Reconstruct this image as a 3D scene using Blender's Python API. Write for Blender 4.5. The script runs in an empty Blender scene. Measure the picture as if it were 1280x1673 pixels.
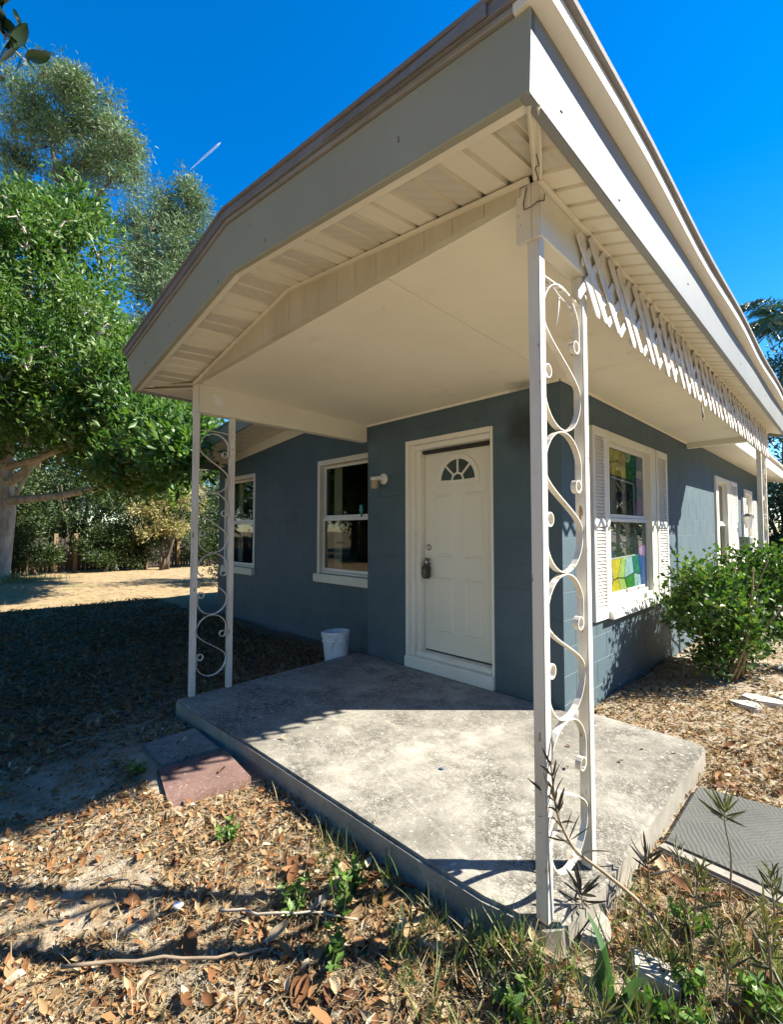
import bpy, bmesh, math, random
import numpy as np
from mathutils import Vector, Matrix
R = math.radians
random.seed(7)
rng = np.random.default_rng(11)
scene = bpy.context.scene
COL = scene.collection

# ------------------------------------------------------------------ camera, sky, sun, exposure
GZ = -0.12                                   # ground level; z = 0 is the top of the porch slab
cam_d = bpy.data.cameras.new('camera')
cam = bpy.data.objects.new('camera', cam_d)
COL.objects.link(cam)
cam.location = (1.5325, -3.2827, 1.30)
cam.rotation_euler = (R(90 + 2.40), 0, R(45.38))
cam_d.sensor_fit = 'HORIZONTAL'
cam_d.sensor_width = 36.0
cam_d.lens = 751.0 / 1280.0 * 36.0
cam_d.clip_start = 0.02
cam_d.clip_end = 3000
scene.camera = cam

SUN_EL = math.atan(1.15 / math.sqrt(2))
SUN_AZ = R(45)                               # from +Y towards +X
w = bpy.data.worlds.new('World')
scene.world = w
w.use_nodes = True
nt = w.node_tree
sky = nt.nodes.new('ShaderNodeTexSky')
sky.sky_type = 'NISHITA'
sky.sun_disc = False
sky.sun_elevation = SUN_EL
sky.sun_rotation = SUN_AZ
sky.altitude = 0
sky.air_density = 1.0
sky.dust_density = 0.0
sky.ozone_density = 4.0
hs = nt.nodes.new('ShaderNodeHueSaturation')
hs.inputs['Saturation'].default_value = 1.38
hs.inputs['Hue'].default_value = 0.505
nt.links.new(sky.outputs[0], hs.inputs['Color'])
nt.links.new(hs.outputs[0], nt.nodes['Background'].inputs[0])
nt.nodes['Background'].inputs[1].default_value = 0.076
sd = bpy.data.lights.new('sun', 'SUN')
sd.energy = 4.1
sd.angle = R(0.55)
sd.color = (1.0, 0.935, 0.80)
sun = bpy.data.objects.new('sun', sd)
COL.objects.link(sun)
sdir = Vector((math.sin(SUN_AZ) * math.cos(SUN_EL), math.cos(SUN_AZ) * math.cos(SUN_EL), math.sin(SUN_EL)))
sun.rotation_euler = sdir.to_track_quat('Z', 'Y').to_euler()
sun.location = (20, 20, 25)
vs = scene.view_settings
vs.view_transform = 'Standard'
vs.look = 'None'
vs.exposure = 1.9
vs.gamma = 1
scene.cycles.max_bounces = 8
scene.cycles.diffuse_bounces = 5
scene.cycles.transparent_max_bounces = 12
scene.cycles.caustics_reflective = False
scene.cycles.caustics_refractive = False

# ------------------------------------------------------------------ materials
def new_mat(name):
    m = bpy.data.materials.new(name)
    m.use_nodes = True
    t = m.node_tree
    return m, t, t.nodes['Principled BSDF']

def N(t, kind, **kw):
    n = t.nodes.new(kind)
    for k, v in kw.items():
        if k in n.inputs:
            n.inputs[k].default_value = v
        else:
            setattr(n, k, v)
    return n

def ramp(t, src, a, b, ca=(0, 0, 0, 1), cb=(1, 1, 1, 1)):
    r = t.nodes.new('ShaderNodeValToRGB')
    r.color_ramp.elements[0].position = a
    r.color_ramp.elements[1].position = b
    r.color_ramp.elements[0].color = ca
    r.color_ramp.elements[1].color = cb
    t.links.new(src, r.inputs[0])
    return r

def c4(c):
    return (c[0], c[1], c[2], 1)

def coords(t, scale=(1, 1, 1)):
    g = t.nodes.new('ShaderNodeNewGeometry')
    mp = t.nodes.new('ShaderNodeMapping')
    mp.inputs['Scale'].default_value = scale
    t.links.new(g.outputs['Position'], mp.inputs[0])
    return mp.outputs[0]

def noise(t, vec, scale, detail=4, rough=0.55):
    n = t.nodes.new('ShaderNodeTexNoise')
    n.inputs['Scale'].default_value = scale
    n.inputs['Detail'].default_value = detail
    n.inputs['Roughness'].default_value = rough
    t.links.new(vec, n.inputs['Vector'])
    return n.outputs[0]

def mix(t, fac, a, b, blend='MIX'):
    m = t.nodes.new('ShaderNodeMix')
    m.data_type = 'RGBA'
    m.blend_type = blend
    for s, v in ((m.inputs[0], fac), (m.inputs[6], a), (m.inputs[7], b)):
        if isinstance(v, (int, float)):
            s.default_value = v
        elif isinstance(v, tuple):
            s.default_value = c4(v)
        else:
            t.links.new(v, s)
    return m.outputs[2]

def bump(t, p, h, strength=0.3, dist=0.01):
    b = t.nodes.new('ShaderNodeBump')
    b.inputs['Strength'].default_value = strength
    b.inputs['Distance'].default_value = dist
    t.links.new(h, b.inputs['Height'])
    t.links.new(b.outputs[0], p.inputs['Normal'])

def paint(name, col, dirt=None, rough=0.55, scale=3.0, lo=0.45, hi=0.75, amount=1.0, bs=0.15, grain=60, stretch=(1, 1, 1), spots=None):
    """painted surface: base colour with cloudy wear, optional small spots (rust, chips) and grain relief"""
    m, t, p = new_mat(name)
    v = coords(t, stretch)
    base = col
    out = None
    n1 = noise(t, v, scale, 6, 0.65)
    r1 = ramp(t, n1, lo, hi, (0, 0, 0, 1), (amount, amount, amount, 1))
    out = mix(t, r1.outputs[0], base, dirt if dirt else tuple(c * 0.8 for c in col))
    if spots:
        sc, th, scol = spots
        n2 = noise(t, v, sc, 3, 0.5)
        r2 = ramp(t, n2, th, th + 0.03)
        out = mix(t, r2.outputs[0], out, scol)
    t.links.new(out, p.inputs['Base Color'])
    p.inputs['Roughness'].default_value = rough
    n3 = noise(t, coords(t), grain, 3)
    bump(t, p, n3, bs, 0.004)
    return m

M = {}
M['wall'] = paint('wall_paint', (0.058, 0.098, 0.122), (0.080, 0.125, 0.150), 0.6, 2.2, 0.35, 0.75, 1, 0.5, 140, spots=(9, 0.70, (0.09, 0.115, 0.125)))
def smudge(m, centre, radius, col, strength=0.85):
    """a soot stain of its own shape at one place on the surface"""
    t = m.node_tree; p = t.nodes['Principled BSDF']
    src = p.inputs['Base Color'].links[0].from_socket
    g = t.nodes.new('ShaderNodeNewGeometry'); d = t.nodes.new('ShaderNodeVectorMath'); d.operation = 'DISTANCE'; d.inputs[1].default_value = centre
    t.links.new(g.outputs['Position'], d.inputs[0])
    n = noise(t, g.outputs['Position'], 9, 5, .6)
    ad = t.nodes.new('ShaderNodeMath'); ad.operation = 'MULTIPLY_ADD'; ad.inputs[1].default_value = .22; t.links.new(n, ad.inputs[0]); t.links.new(d.outputs['Value'], ad.inputs[2])
    r = ramp(t, ad.outputs[0], radius * .35 + .1, radius + .1, (strength, strength, strength, 1), (0, 0, 0, 1))
    t.links.new(mix(t, r.outputs[0], src, col), p.inputs['Base Color'])
def scuffs(m, col, scale, th, zlo, zhi, stretch=(1, 1, 1)):
    """pale dusty scuffs and splashes kept to a band of heights"""
    t = m.node_tree; p = t.nodes['Principled BSDF']
    src = p.inputs['Base Color'].links[0].from_socket
    n = ramp(t, noise(t, coords(t, stretch), scale, 6, .7), th, th + .08, (0, 0, 0, 1), (.6, .6, .6, 1))
    g = t.nodes.new('ShaderNodeNewGeometry'); sx = t.nodes.new('ShaderNodeSeparateXYZ'); t.links.new(g.outputs['Position'], sx.inputs[0])
    mr = t.nodes.new('ShaderNodeMapRange'); mr.inputs[1].default_value = zhi; mr.inputs[2].default_value = zlo; t.links.new(sx.outputs[2], mr.inputs[0])
    mu = t.nodes.new('ShaderNodeMath'); mu.operation = 'MULTIPLY'; t.links.new(n.outputs[0], mu.inputs[0]); t.links.new(mr.outputs[0], mu.inputs[1])
    t.links.new(mix(t, mu.outputs[0], src, col), p.inputs['Base Color'])
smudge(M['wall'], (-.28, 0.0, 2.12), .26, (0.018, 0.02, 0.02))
scuffs(M['wall'], (0.20, 0.19, 0.165), 16, .56, -.12, .25)
scuffs(M['wall'], (0.17, 0.20, 0.21), 34, .66, .4, 1.3, (1, 1, 2.5))
M['cream'] = paint('cream_paint', (0.74, 0.71, 0.59), (0.62, 0.58, 0.46), 0.5, 1.6, 0.45, 0.8, 0.8, 0.08, 40, spots=(22, 0.735, (0.36, 0.30, 0.22)))
M['infill'] = paint('stained_vinyl_siding', (0.56, 0.51, 0.385), (0.44, 0.39, 0.285), 0.55, 2.5, 0.4, 0.75, 1, 0.1, 50, stretch=(1, 1, .3))
M['door'] = paint('door_paint', (0.76, 0.73, 0.615), (0.72, 0.685, 0.565), 0.38, 2.0, 0.4, 0.8, 0.8, 0.04, 60)
M['trim'] = paint('white_trim_paint', (0.78, 0.755, 0.665), (0.69, 0.65, 0.54), 0.45, 2.5, 0.5, 0.85, 0.8, 0.06, 40)
M['fascia'] = paint('fascia_paint', (0.205, 0.212, 0.204), (0.245, 0.252, 0.24), 0.55, 1.7, 0.35, 0.7, 1, 0.12, 30, spots=(17, 0.73, (0.20, 0.19, 0.17)))
M['fascia_front'] = paint('grey_fascia_paint', (0.29, 0.292, 0.222), (0.325, 0.327, 0.253), 0.6, 1.7, 0.35, 0.7, 1, 0.12, 30, spots=(17, 0.74, (0.13, 0.125, 0.11)))
M['post'] = paint('post_paint', (0.68, 0.65, 0.575), (0.47, 0.41, 0.315), 0.55, 6, 0.46, 0.72, 0.85, 0.15, 90, stretch=(1, 1, 0.35), spots=(26, 0.665, (0.30, 0.18, 0.09)))
M['soffit'] = paint('soffit_vinyl', (0.78, 0.735, 0.60), (0.68, 0.63, 0.50), 0.5, 1.5, 0.45, 0.8, 0.8, 0.04, 40)
M['ceiling'] = paint('ceiling_paint', (0.83, 0.785, 0.64), (0.75, 0.70, 0.555), 0.7, 1.3, 0.4, 0.75, 1, 0.06, 30, spots=(1.6, 0.77, (0.5, 0.45, 0.36)))
smudge(M['ceiling'], (-.25, -.02, 2.44), .20, (0.16, 0.15, 0.13), .6)
scuffs(M['ceiling'], (0.45, 0.37, 0.25), 2.2, .60, 2.3, 2.6)
M['lattice'] = paint('lattice_paint', (0.66, 0.635, 0.59), (0.46, 0.43, 0.39), 0.6, 9, 0.45, 0.72, 0.9, 0.15, 80)
M['alu'] = paint('window_white', (0.74, 0.73, 0.69), (0.66, 0.64, 0.59), 0.35, 3, 0.5, 0.8, 0.8, 0.03, 50)
M['shutter'] = paint('shutter_vinyl', (0.74, 0.715, 0.66), (0.66, 0.62, 0.55), 0.45, 3, 0.5, 0.8, 0.8, 0.03, 50)
M['drip'] = paint('drip_edge_metal', (0.25, 0.24, 0.225), (0.32, 0.31, 0.29), 0.5, 4, 0.4, 0.7, 1, 0.1, 50)
M['felt'] = paint('roof_felt', (0.165, 0.165, 0.17), (0.22, 0.22, 0.22), 0.7, 5, 0.4, 0.7, 1, 0.2, 60)
M['shingle'] = paint('roof_shingle', (0.17, 0.16, 0.155), (0.22, 0.205, 0.195), 0.9, 9, 0.35, 0.7, 1, 0.8, 120)
M['dark'] = paint('black_plastic', (0.022, 0.022, 0.024), (0.05, 0.05, 0.055), 0.4, 20, 0.5, 0.8, 1, 0.1, 90)
M['gap'] = paint('dark_gap', (0.03, 0.027, 0.022), (0.05, 0.045, 0.04), 0.8)
M['steel'] = paint('brushed_metal', (0.42, 0.40, 0.36), (0.33, 0.31, 0.28), 0.35, 20)
M['steel'].node_tree.nodes['Principled BSDF'].inputs['Metallic'].default_value = 0.85
M['wire'] = paint('old_wire', (0.10, 0.085, 0.07), (0.2, 0.17, 0.13), 0.6, 30)
M['greybox'] = paint('grey_metal_box', (0.13, 0.15, 0.16), (0.2, 0.21, 0.21), 0.5, 8)
M['bucket'] = paint('bucket_plastic', (0.70, 0.73, 0.76), (0.46, 0.46, 0.44), 0.4, 9, 0.55, 0.8, 0.8, 0.03, 60)
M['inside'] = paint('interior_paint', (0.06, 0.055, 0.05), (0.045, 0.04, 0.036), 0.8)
M['curtain'] = paint('curtain_cloth', (0.45, 0.42, 0.30), (0.36, 0.34, 0.25), 0.9, 6, 0.4, 0.7, 1, 0.2, 30)
M['teal'] = paint('teal_glaze', (0.03, 0.32, 0.30), (0.2, 0.5, 0.45), 0.3, 30)
M['blackout'] = paint('soot_smudge', (0.03, 0.033, 0.035), (0.045, 0.05, 0.05), 0.8)
M['number'] = paint('faded_numeral_paint', (0.40, 0.40, 0.39), (0.52, 0.51, 0.49), 0.6, 90, 0.4, 0.6, 1)
M['fence'] = paint('shaded_fence_wood', (0.055, 0.042, 0.032), (0.035, 0.028, 0.022), 0.8, 5, 0.4, 0.7, 1, 0.4, 50, stretch=(1, 1, 0.2))  # board colour kept dark to stand for the shrubs' shade
M['fence_post'] = paint('tan_fence_post_wood', (0.22, 0.155, 0.085), (0.15, 0.11, 0.065), 0.8, 5, 0.4, 0.7, 1, 0.4, 50, stretch=(1, 1, 0.2))
M['twig'] = paint('dry_twig_bark', (0.30, 0.23, 0.155), (0.19, 0.14, 0.09), 0.85, 20)
M['palegrey_twig'] = paint('bleached_stick', (0.42, 0.36, 0.28), (0.30, 0.25, 0.185), 0.85, 20)
M['white'] = paint('white_litter', (0.8, 0.8, 0.78), (0.6, 0.6, 0.58), 0.6, 20)
M['blue'] = paint('blue_chip', (0.06, 0.13, 0.22), (0.1, 0.2, 0.3), 0.5, 30)
M['lamp_glass'] = paint('amber_jar_glass', (0.40, 0.34, 0.22), (0.3, 0.25, 0.16), 0.15, 20)

def concrete(name, a, b, speck, scale=1.0, lichen=None, sp=(0.50, 0.60), edge=None):
    """weathered concrete: cloudy base, clustered dark mildew specks, pale worn spots"""
    m, t, p = new_mat(name)
    v = coords(t)
    big = noise(t, v, 1.1 * scale, 5, 0.6)
    mid = noise(t, v, 7 * scale, 6, 0.7)
    f1 = noise(t, v, 95 * scale, 6, 0.8); f2 = noise(t, v, 24 * scale, 8, 0.8); f3 = noise(t, v, 210 * scale, 3, 0.7)
    av = t.nodes.new('ShaderNodeMath'); av.operation = 'MULTIPLY_ADD'; av.inputs[1].default_value = 0.34; t.links.new(f1, av.inputs[0])
    a2 = t.nodes.new('ShaderNodeMath'); a2.operation = 'MULTIPLY_ADD'; a2.inputs[1].default_value = 0.33; t.links.new(f2, a2.inputs[0])
    a3 = t.nodes.new('ShaderNodeMath'); a3.operation = 'MULTIPLY'; a3.inputs[1].default_value = 0.33; t.links.new(f3, a3.inputs[0])
    t.links.new(a3.outputs[0], a2.inputs[2]); t.links.new(a2.outputs[0], av.inputs[2]); fine = av.outputs[0]
    base = mix(t, ramp(t, mid, 0.35, 0.7).outputs[0], a, b)
    msk = ramp(t, fine, sp[0], sp[1])
    clus = ramp(t, noise(t, v, 1.7 * scale, 8, 0.78), 0.34, 0.60)
    mm = t.nodes.new('ShaderNodeMath'); mm.operation = 'MULTIPLY'
    t.links.new(msk.outputs[0], mm.inputs[0]); t.links.new(clus.outputs[0], mm.inputs[1])
    out = mix(t, mm.outputs[0], base, speck)
    # broad stains
    st = ramp(t, big, 0.45, 0.66, (0, 0, 0, 1), (0.75, 0.75, 0.75, 1))
    out = mix(t, st.outputs[0], out, tuple((x + y) / 2.3 for x, y in zip(b, speck)))
    if lichen:
        li = ramp(t, noise(t, v, 28 * scale, 5, 0.65), 0.60, 0.68)
        out = mix(t, li.outputs[0], out, lichen)
    t.links.new(out, p.inputs['Base Color'])
    p.inputs['Roughness'].default_value = 0.9
    bump(t, p, fine, 0.5, 0.004)
    return m

M['slab'] = concrete('weathered_concrete', (0.43, 0.405, 0.345), (0.30, 0.28, 0.235), (0.055, 0.05, 0.042), 1.0, (0.49, 0.465, 0.40), (0.445, 0.515))
M['slab_side'] = concrete('concrete_edge', (0.40, 0.36, 0.30), (0.27, 0.25, 0.21), (0.10, 0.10, 0.09), 1.3)
M['paver_grey'] = concrete('grey_aggregate', (0.33, 0.31, 0.265), (0.24, 0.225, 0.19), (0.09, 0.085, 0.075), 2.2, (0.44, 0.42, 0.36), (0.45, 0.51))
M['paver_red'] = concrete('red_aggregate', (0.29, 0.175, 0.145), (0.21, 0.125, 0.105), (0.085, 0.05, 0.043), 2.2, (0.40, 0.29, 0.25), (0.45, 0.51))
M['flag'] = concrete('pale_flagstone', (0.56, 0.52, 0.44), (0.44, 0.41, 0.35), (0.25, 0.23, 0.2), 2.0)
M['chunk'] = concrete('broken_concrete', (0.50, 0.465, 0.39), (0.38, 0.35, 0.29), (0.25, 0.235, 0.2), 3.0)

def mat_walk():
    """dark exposed walk slab with a combed, woven looking finish"""
    m, t, p = new_mat('combed_dark_concrete')
    v = coords(t)
    w1 = t.nodes.new('ShaderNodeTexWave'); w1.inputs['Scale'].default_value = 16; w1.inputs['Distortion'].default_value = 3.5
    w1.inputs['Detail'].default_value = 3; w1.inputs['Detail Scale'].default_value = 2.0
    mp = N(t, 'ShaderNodeMapping'); mp.inputs['Rotation'].default_value = (0, 0, R(38)); t.links.new(v, mp.inputs[0]); t.links.new(mp.outputs[0], w1.inputs[0])
    w2 = t.nodes.new('ShaderNodeTexWave'); w2.inputs['Scale'].default_value = 16; w2.inputs['Distortion'].default_value = 3.5
    w2.inputs['Detail'].default_value = 3
    mp2 = N(t, 'ShaderNodeMapping'); mp2.inputs['Rotation'].default_value = (0, 0, R(-28)); t.links.new(v, mp2.inputs[0]); t.links.new(mp2.outputs[0], w2.inputs[0])
    sel = ramp(t, noise(t, v, 5, 3), 0.46, 0.54)
    ww = mix(t, sel.outputs[0], w1.outputs['Color'], w2.outputs['Color'])
    n = noise(t, v, 3.0, 6, 0.7)
    base = mix(t, ramp(t, n, 0.35, 0.7).outputs[0], (0.065, 0.068, 0.063), (0.105, 0.105, 0.095))
    out = mix(t, ramp(t, ww, 0.3, 0.95, (0, 0, 0, 1), (0.30, 0.30, 0.30, 1)).outputs[0], base, (0.16, 0.155, 0.135))
    t.links.new(out, p.inputs['Base Color']); p.inputs['Roughness'].default_value = 0.9
    bump(t, p, ww, 0.35, 0.004)
    return m
M['walk'] = mat_walk()

def mat_ground():
    m, t, p = new_mat('sandy_litter_soil')
    v = coords(t)
    g = noise(t, v, 0.9, 6, 0.65)
    f = noise(t, v, 40, 6, 0.75)
    mid = noise(t, v, 6, 6, 0.7)
    sand = mix(t, ramp(t, f, 0.3, 0.7).outputs[0], (0.33, 0.28, 0.21), (0.52, 0.455, 0.36))
    litter = mix(t, ramp(t, f, 0.35, 0.65).outputs[0], (0.17, 0.11, 0.06), (0.38, 0.27, 0.155))
    near = mix(t, ramp(t, mid, 0.42, 0.6).outputs[0], sand, litter)
    dry = mix(t, ramp(t, f, 0.3, 0.7).outputs[0], (0.27, 0.195, 0.10), (0.47, 0.355, 0.195))
    dry = mix(t, ramp(t, mid, 0.48, 0.64).outputs[0], dry, (0.21, 0.135, 0.075))
    dry = mix(t, ramp(t, g, 0.60, 0.72).outputs[0], dry, (0.20, 0.20, 0.08))
    shade_soil = mix(t, ramp(t, f, 0.3, 0.7).outputs[0], (0.085, 0.050, 0.030), (0.23, 0.145, 0.085))  # dark brown tone imitating the house shade over the left yard's soil
    shade_soil = mix(t, ramp(t, mid, 0.58, 0.7).outputs[0], shade_soil, (0.25, 0.2, 0.145))
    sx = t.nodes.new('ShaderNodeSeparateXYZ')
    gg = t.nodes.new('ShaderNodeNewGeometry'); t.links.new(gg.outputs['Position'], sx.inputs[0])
    mr = t.nodes.new('ShaderNodeMapRange'); mr.inputs[1].default_value = -7.2; mr.inputs[2].default_value = -9.0  # dry colour takes over near the edge of the house shadow
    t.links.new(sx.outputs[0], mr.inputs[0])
    m2 = t.nodes.new('ShaderNodeMapRange'); m2.inputs[1].default_value = -1.2; m2.inputs[2].default_value = -3.2; t.links.new(sx.outputs[0], m2.inputs[0])  # fades the painted yard shade in leftward from the porch
    out = mix(t, mr.outputs[0], mix(t, m2.outputs[0], near, shade_soil), dry)
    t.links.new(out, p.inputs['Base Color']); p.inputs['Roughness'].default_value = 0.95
    bump(t, p, f, 0.9, 0.02)
    return m
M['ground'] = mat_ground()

def mat_leaf(name, ramp_cols, rough=0.5, trans=0.35, spec=0.5):
    """leaf colour from the per-leaf 'tint' attribute (random, 0..1)"""
    m, t, p = new_mat(name)
    at = t.nodes.new('ShaderNodeAttribute'); at.attribute_name = 'tint'
    r = t.nodes.new('ShaderNodeValToRGB')
    el = r.color_ramp.elements
    k = len(ramp_cols)
    el[0].color = c4(ramp_cols[0]); el[0].position = 0
    el[1].color = c4(ramp_cols[-1]); el[1].position = 1
    for i in range(1, k - 1):
        e = el.new(i / (k - 1)); e.color = c4(ramp_cols[i])
    t.links.new(at.outputs['Fac'], r.inputs[0])
    t.links.new(r.outputs[0], p.inputs['Base Color'])
    p.inputs['Roughness'].default_value = rough
    p.inputs['Specular IOR Level'].default_value = spec
    if trans > 0:
        tr = t.nodes.new('ShaderNodeBsdfTranslucent')
        br = t.nodes.new('ShaderNodeMix'); br.data_type = 'RGBA'; br.blend_type = 'MULTIPLY'; br.inputs[0].default_value = 1
        t.links.new(r.outputs[0], br.inputs[6]); br.inputs[7].default_value = (1.35, 1.6, 0.7, 1)
        t.links.new(br.outputs[2], tr.inputs['Color'])
        mx = t.nodes.new('ShaderNodeMixShader'); mx.inputs[0].default_value = trans
        t.links.new(p.outputs[0], mx.inputs[1]); t.links.new(tr.outputs[0], mx.inputs[2])
        t.links.new(mx.outputs[0], t.nodes['Material Output'].inputs[0])
    return m

M['leaf_big'] = mat_leaf('bright_tree_leaf', [(0.028, 0.07, 0.014), (0.048, 0.108, 0.019), (0.072, 0.148, 0.026), (0.115, 0.19, 0.036), (0.20, 0.245, 0.075)], 0.45, 0.34, 0.45)
M['leaf_euc'] = mat_leaf('grey_green_leaf', [(0.05, 0.09, 0.045), (0.085, 0.14, 0.068), (0.125, 0.18, 0.09), (0.19, 0.235, 0.125)], 0.5, 0.25, 0.4)
M['leaf_dark'] = mat_leaf('dark_shrub_leaf', [(0.012, 0.03, 0.010), (0.025, 0.055, 0.014), (0.05, 0.085, 0.02), (0.09, 0.11, 0.03)], 0.5, 0.25)
M['leaf_tan'] = mat_leaf('yellowing_leaf', [(0.12, 0.12, 0.04), (0.25, 0.22, 0.09), (0.40, 0.34, 0.17), (0.5, 0.42, 0.24)], 0.6, 0.3)
M['leaf_bush'] = mat_leaf('glossy_bush_leaf', [(0.02, 0.05, 0.018), (0.035, 0.085, 0.022), (0.06, 0.13, 0.025), (0.10, 0.17, 0.03), (0.17, 0.17, 0.05)], 0.45, 0.28, 0.4)
M['leaf_mag'] = mat_leaf('dark_glossy_leaf', [(0.010, 0.022, 0.012), (0.018, 0.04, 0.016), (0.03, 0.06, 0.02)], 0.3, 0.1, 0.6)
M['leaf_palm'] = mat_leaf('blue_green_frond', [(0.03, 0.075, 0.055), (0.055, 0.115, 0.075), (0.10, 0.165, 0.10)], 0.4, 0.15)
M['leaf_dry'] = mat_leaf('dry_fallen_leaf', [(0.07, 0.035, 0.02), (0.14, 0.065, 0.032), (0.23, 0.105, 0.043), (0.27, 0.15, 0.07), (0.30, 0.205, 0.11), (0.36, 0.275, 0.165), (0.48, 0.41, 0.30)], 0.75, 0.12, 0.12)
M['straw'] = mat_leaf('dry_straw', [(0.17, 0.115, 0.06), (0.29, 0.215, 0.12), (0.41, 0.325, 0.195), (0.53, 0.45, 0.30)], 0.75, 0.15, 0.3)
M['grass'] = mat_leaf('green_grass_blade', [(0.05, 0.10, 0.02), (0.09, 0.15, 0.035), (0.16, 0.20, 0.06), (0.32, 0.30, 0.12)], 0.5, 0.3)
M['weed'] = mat_leaf('narrow_weed_leaf', [(0.040, 0.042, 0.028), (0.075, 0.075, 0.035), (0.115, 0.115, 0.042), (0.18, 0.165, 0.06)], 0.5, 0.2)
M['weed_dark'] = mat_leaf('dried_dark_weed_leaf', [(0.030, 0.026, 0.024), (0.052, 0.046, 0.04), (0.085, 0.075, 0.055)], 0.55, 0.08)
M['herb'] = mat_leaf('small_herb_leaf', [(0.06, 0.13, 0.025), (0.10, 0.19, 0.035), (0.16, 0.25, 0.06)], 0.5, 0.3)
M['broad'] = mat_leaf('broad_green_leaf', [(0.05, 0.105, 0.05), (0.09, 0.17, 0.075), (0.17, 0.26, 0.10)], 0.4, 0.25)

def mat_bark(name, a, b, sc=6):
    m, t, p = new_mat(name)
    v = coords(t, (1, 1, 0.3))
    n = noise(t, v, sc, 7, 0.7)
    t.links.new(mix(t, ramp(t, n, 0.38, 0.64).outputs[0], a, b), p.inputs['Base Color'])
    p.inputs['Roughness'].default_value = 0.9
    bump(t, p, n, 0.9, 0.03)
    return m
M['bark_pale'] = mat_bark('pale_bark', (0.46, 0.41, 0.34), (0.22, 0.185, 0.145))
M['bark_dark'] = mat_bark('dark_bark', (0.13, 0.10, 0.075), (0.07, 0.055, 0.045))

def mat_glass():
    m, t, p = new_mat('window_glass')
    fr = t.nodes.new('ShaderNodeFresnel'); fr.inputs[0].default_value = 1.5
    tr = t.nodes.new('ShaderNodeBsdfTransparent'); tr.inputs[0].default_value = (0.82, 0.85, 0.82, 1)
    gl = t.nodes.new('ShaderNodeBsdfGlossy'); gl.inputs['Roughness'].default_value = 0.02
    ad = t.nodes.new('ShaderNodeMath'); ad.operation = 'MULTIPLY_ADD'; ad.inputs[1].default_value = 1.15; ad.inputs[2].default_value = 0.0
    t.links.new(fr.outputs[0], ad.inputs[0])
    ge = t.nodes.new('ShaderNodeNewGeometry'); iv = t.nodes.new('ShaderNodeMath'); iv.operation = 'SUBTRACT'; iv.inputs[0].default_value = 1; t.links.new(ge.outputs['Backfacing'], iv.inputs[1])
    mu = t.nodes.new('ShaderNodeMath'); mu.operation = 'MULTIPLY'; t.links.new(ad.outputs[0], mu.inputs[0]); t.links.new(iv.outputs[0], mu.inputs[1])
    mx = t.nodes.new('ShaderNodeMixShader')
    t.links.new(mu.outputs[0], mx.inputs[0]); t.links.new(tr.outputs[0], mx.inputs[1]); t.links.new(gl.outputs[0], mx.inputs[2])
    t.links.new(mx.outputs[0], t.nodes['Material Output'].inputs[0])
    return m
M['glass'] = mat_glass()

def mat_film(name, col, tr=0.25):
    m, t, p = new_mat('stained_' + name)
    p.inputs['Base Color'].default_value = c4(col)
    p.inputs['Roughness'].default_value = 0.22
    v = coords(t)
    n = noise(t, v, 14, 3)
    t.links.new(mix(t, ramp(t, n, 0.3, 0.7).outputs[0], col, tuple(min(1, c * 1.35 + .01) for c in col)), p.inputs['Base Color'])
    return m

def mat_vent():
    m, t, p = new_mat('perforated_vinyl')
    v = coords(t)
    vo = t.nodes.new('ShaderNodeTexVoronoi'); vo.inputs['Scale'].default_value = 105; vo.inputs['Randomness'].default_value = 0.12
    t.links.new(v, vo.inputs['Vector'])
    r = ramp(t, vo.outputs['Distance'], 0.22, 0.32, (0.45, 0.41, 0.325, 1), (0.60, 0.56, 0.455, 1))
    t.links.new(r.outputs[0], p.inputs['Base Color']); p.inputs['Roughness'].default_value = 0.55
    return m
M['vent'] = mat_vent()

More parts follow.
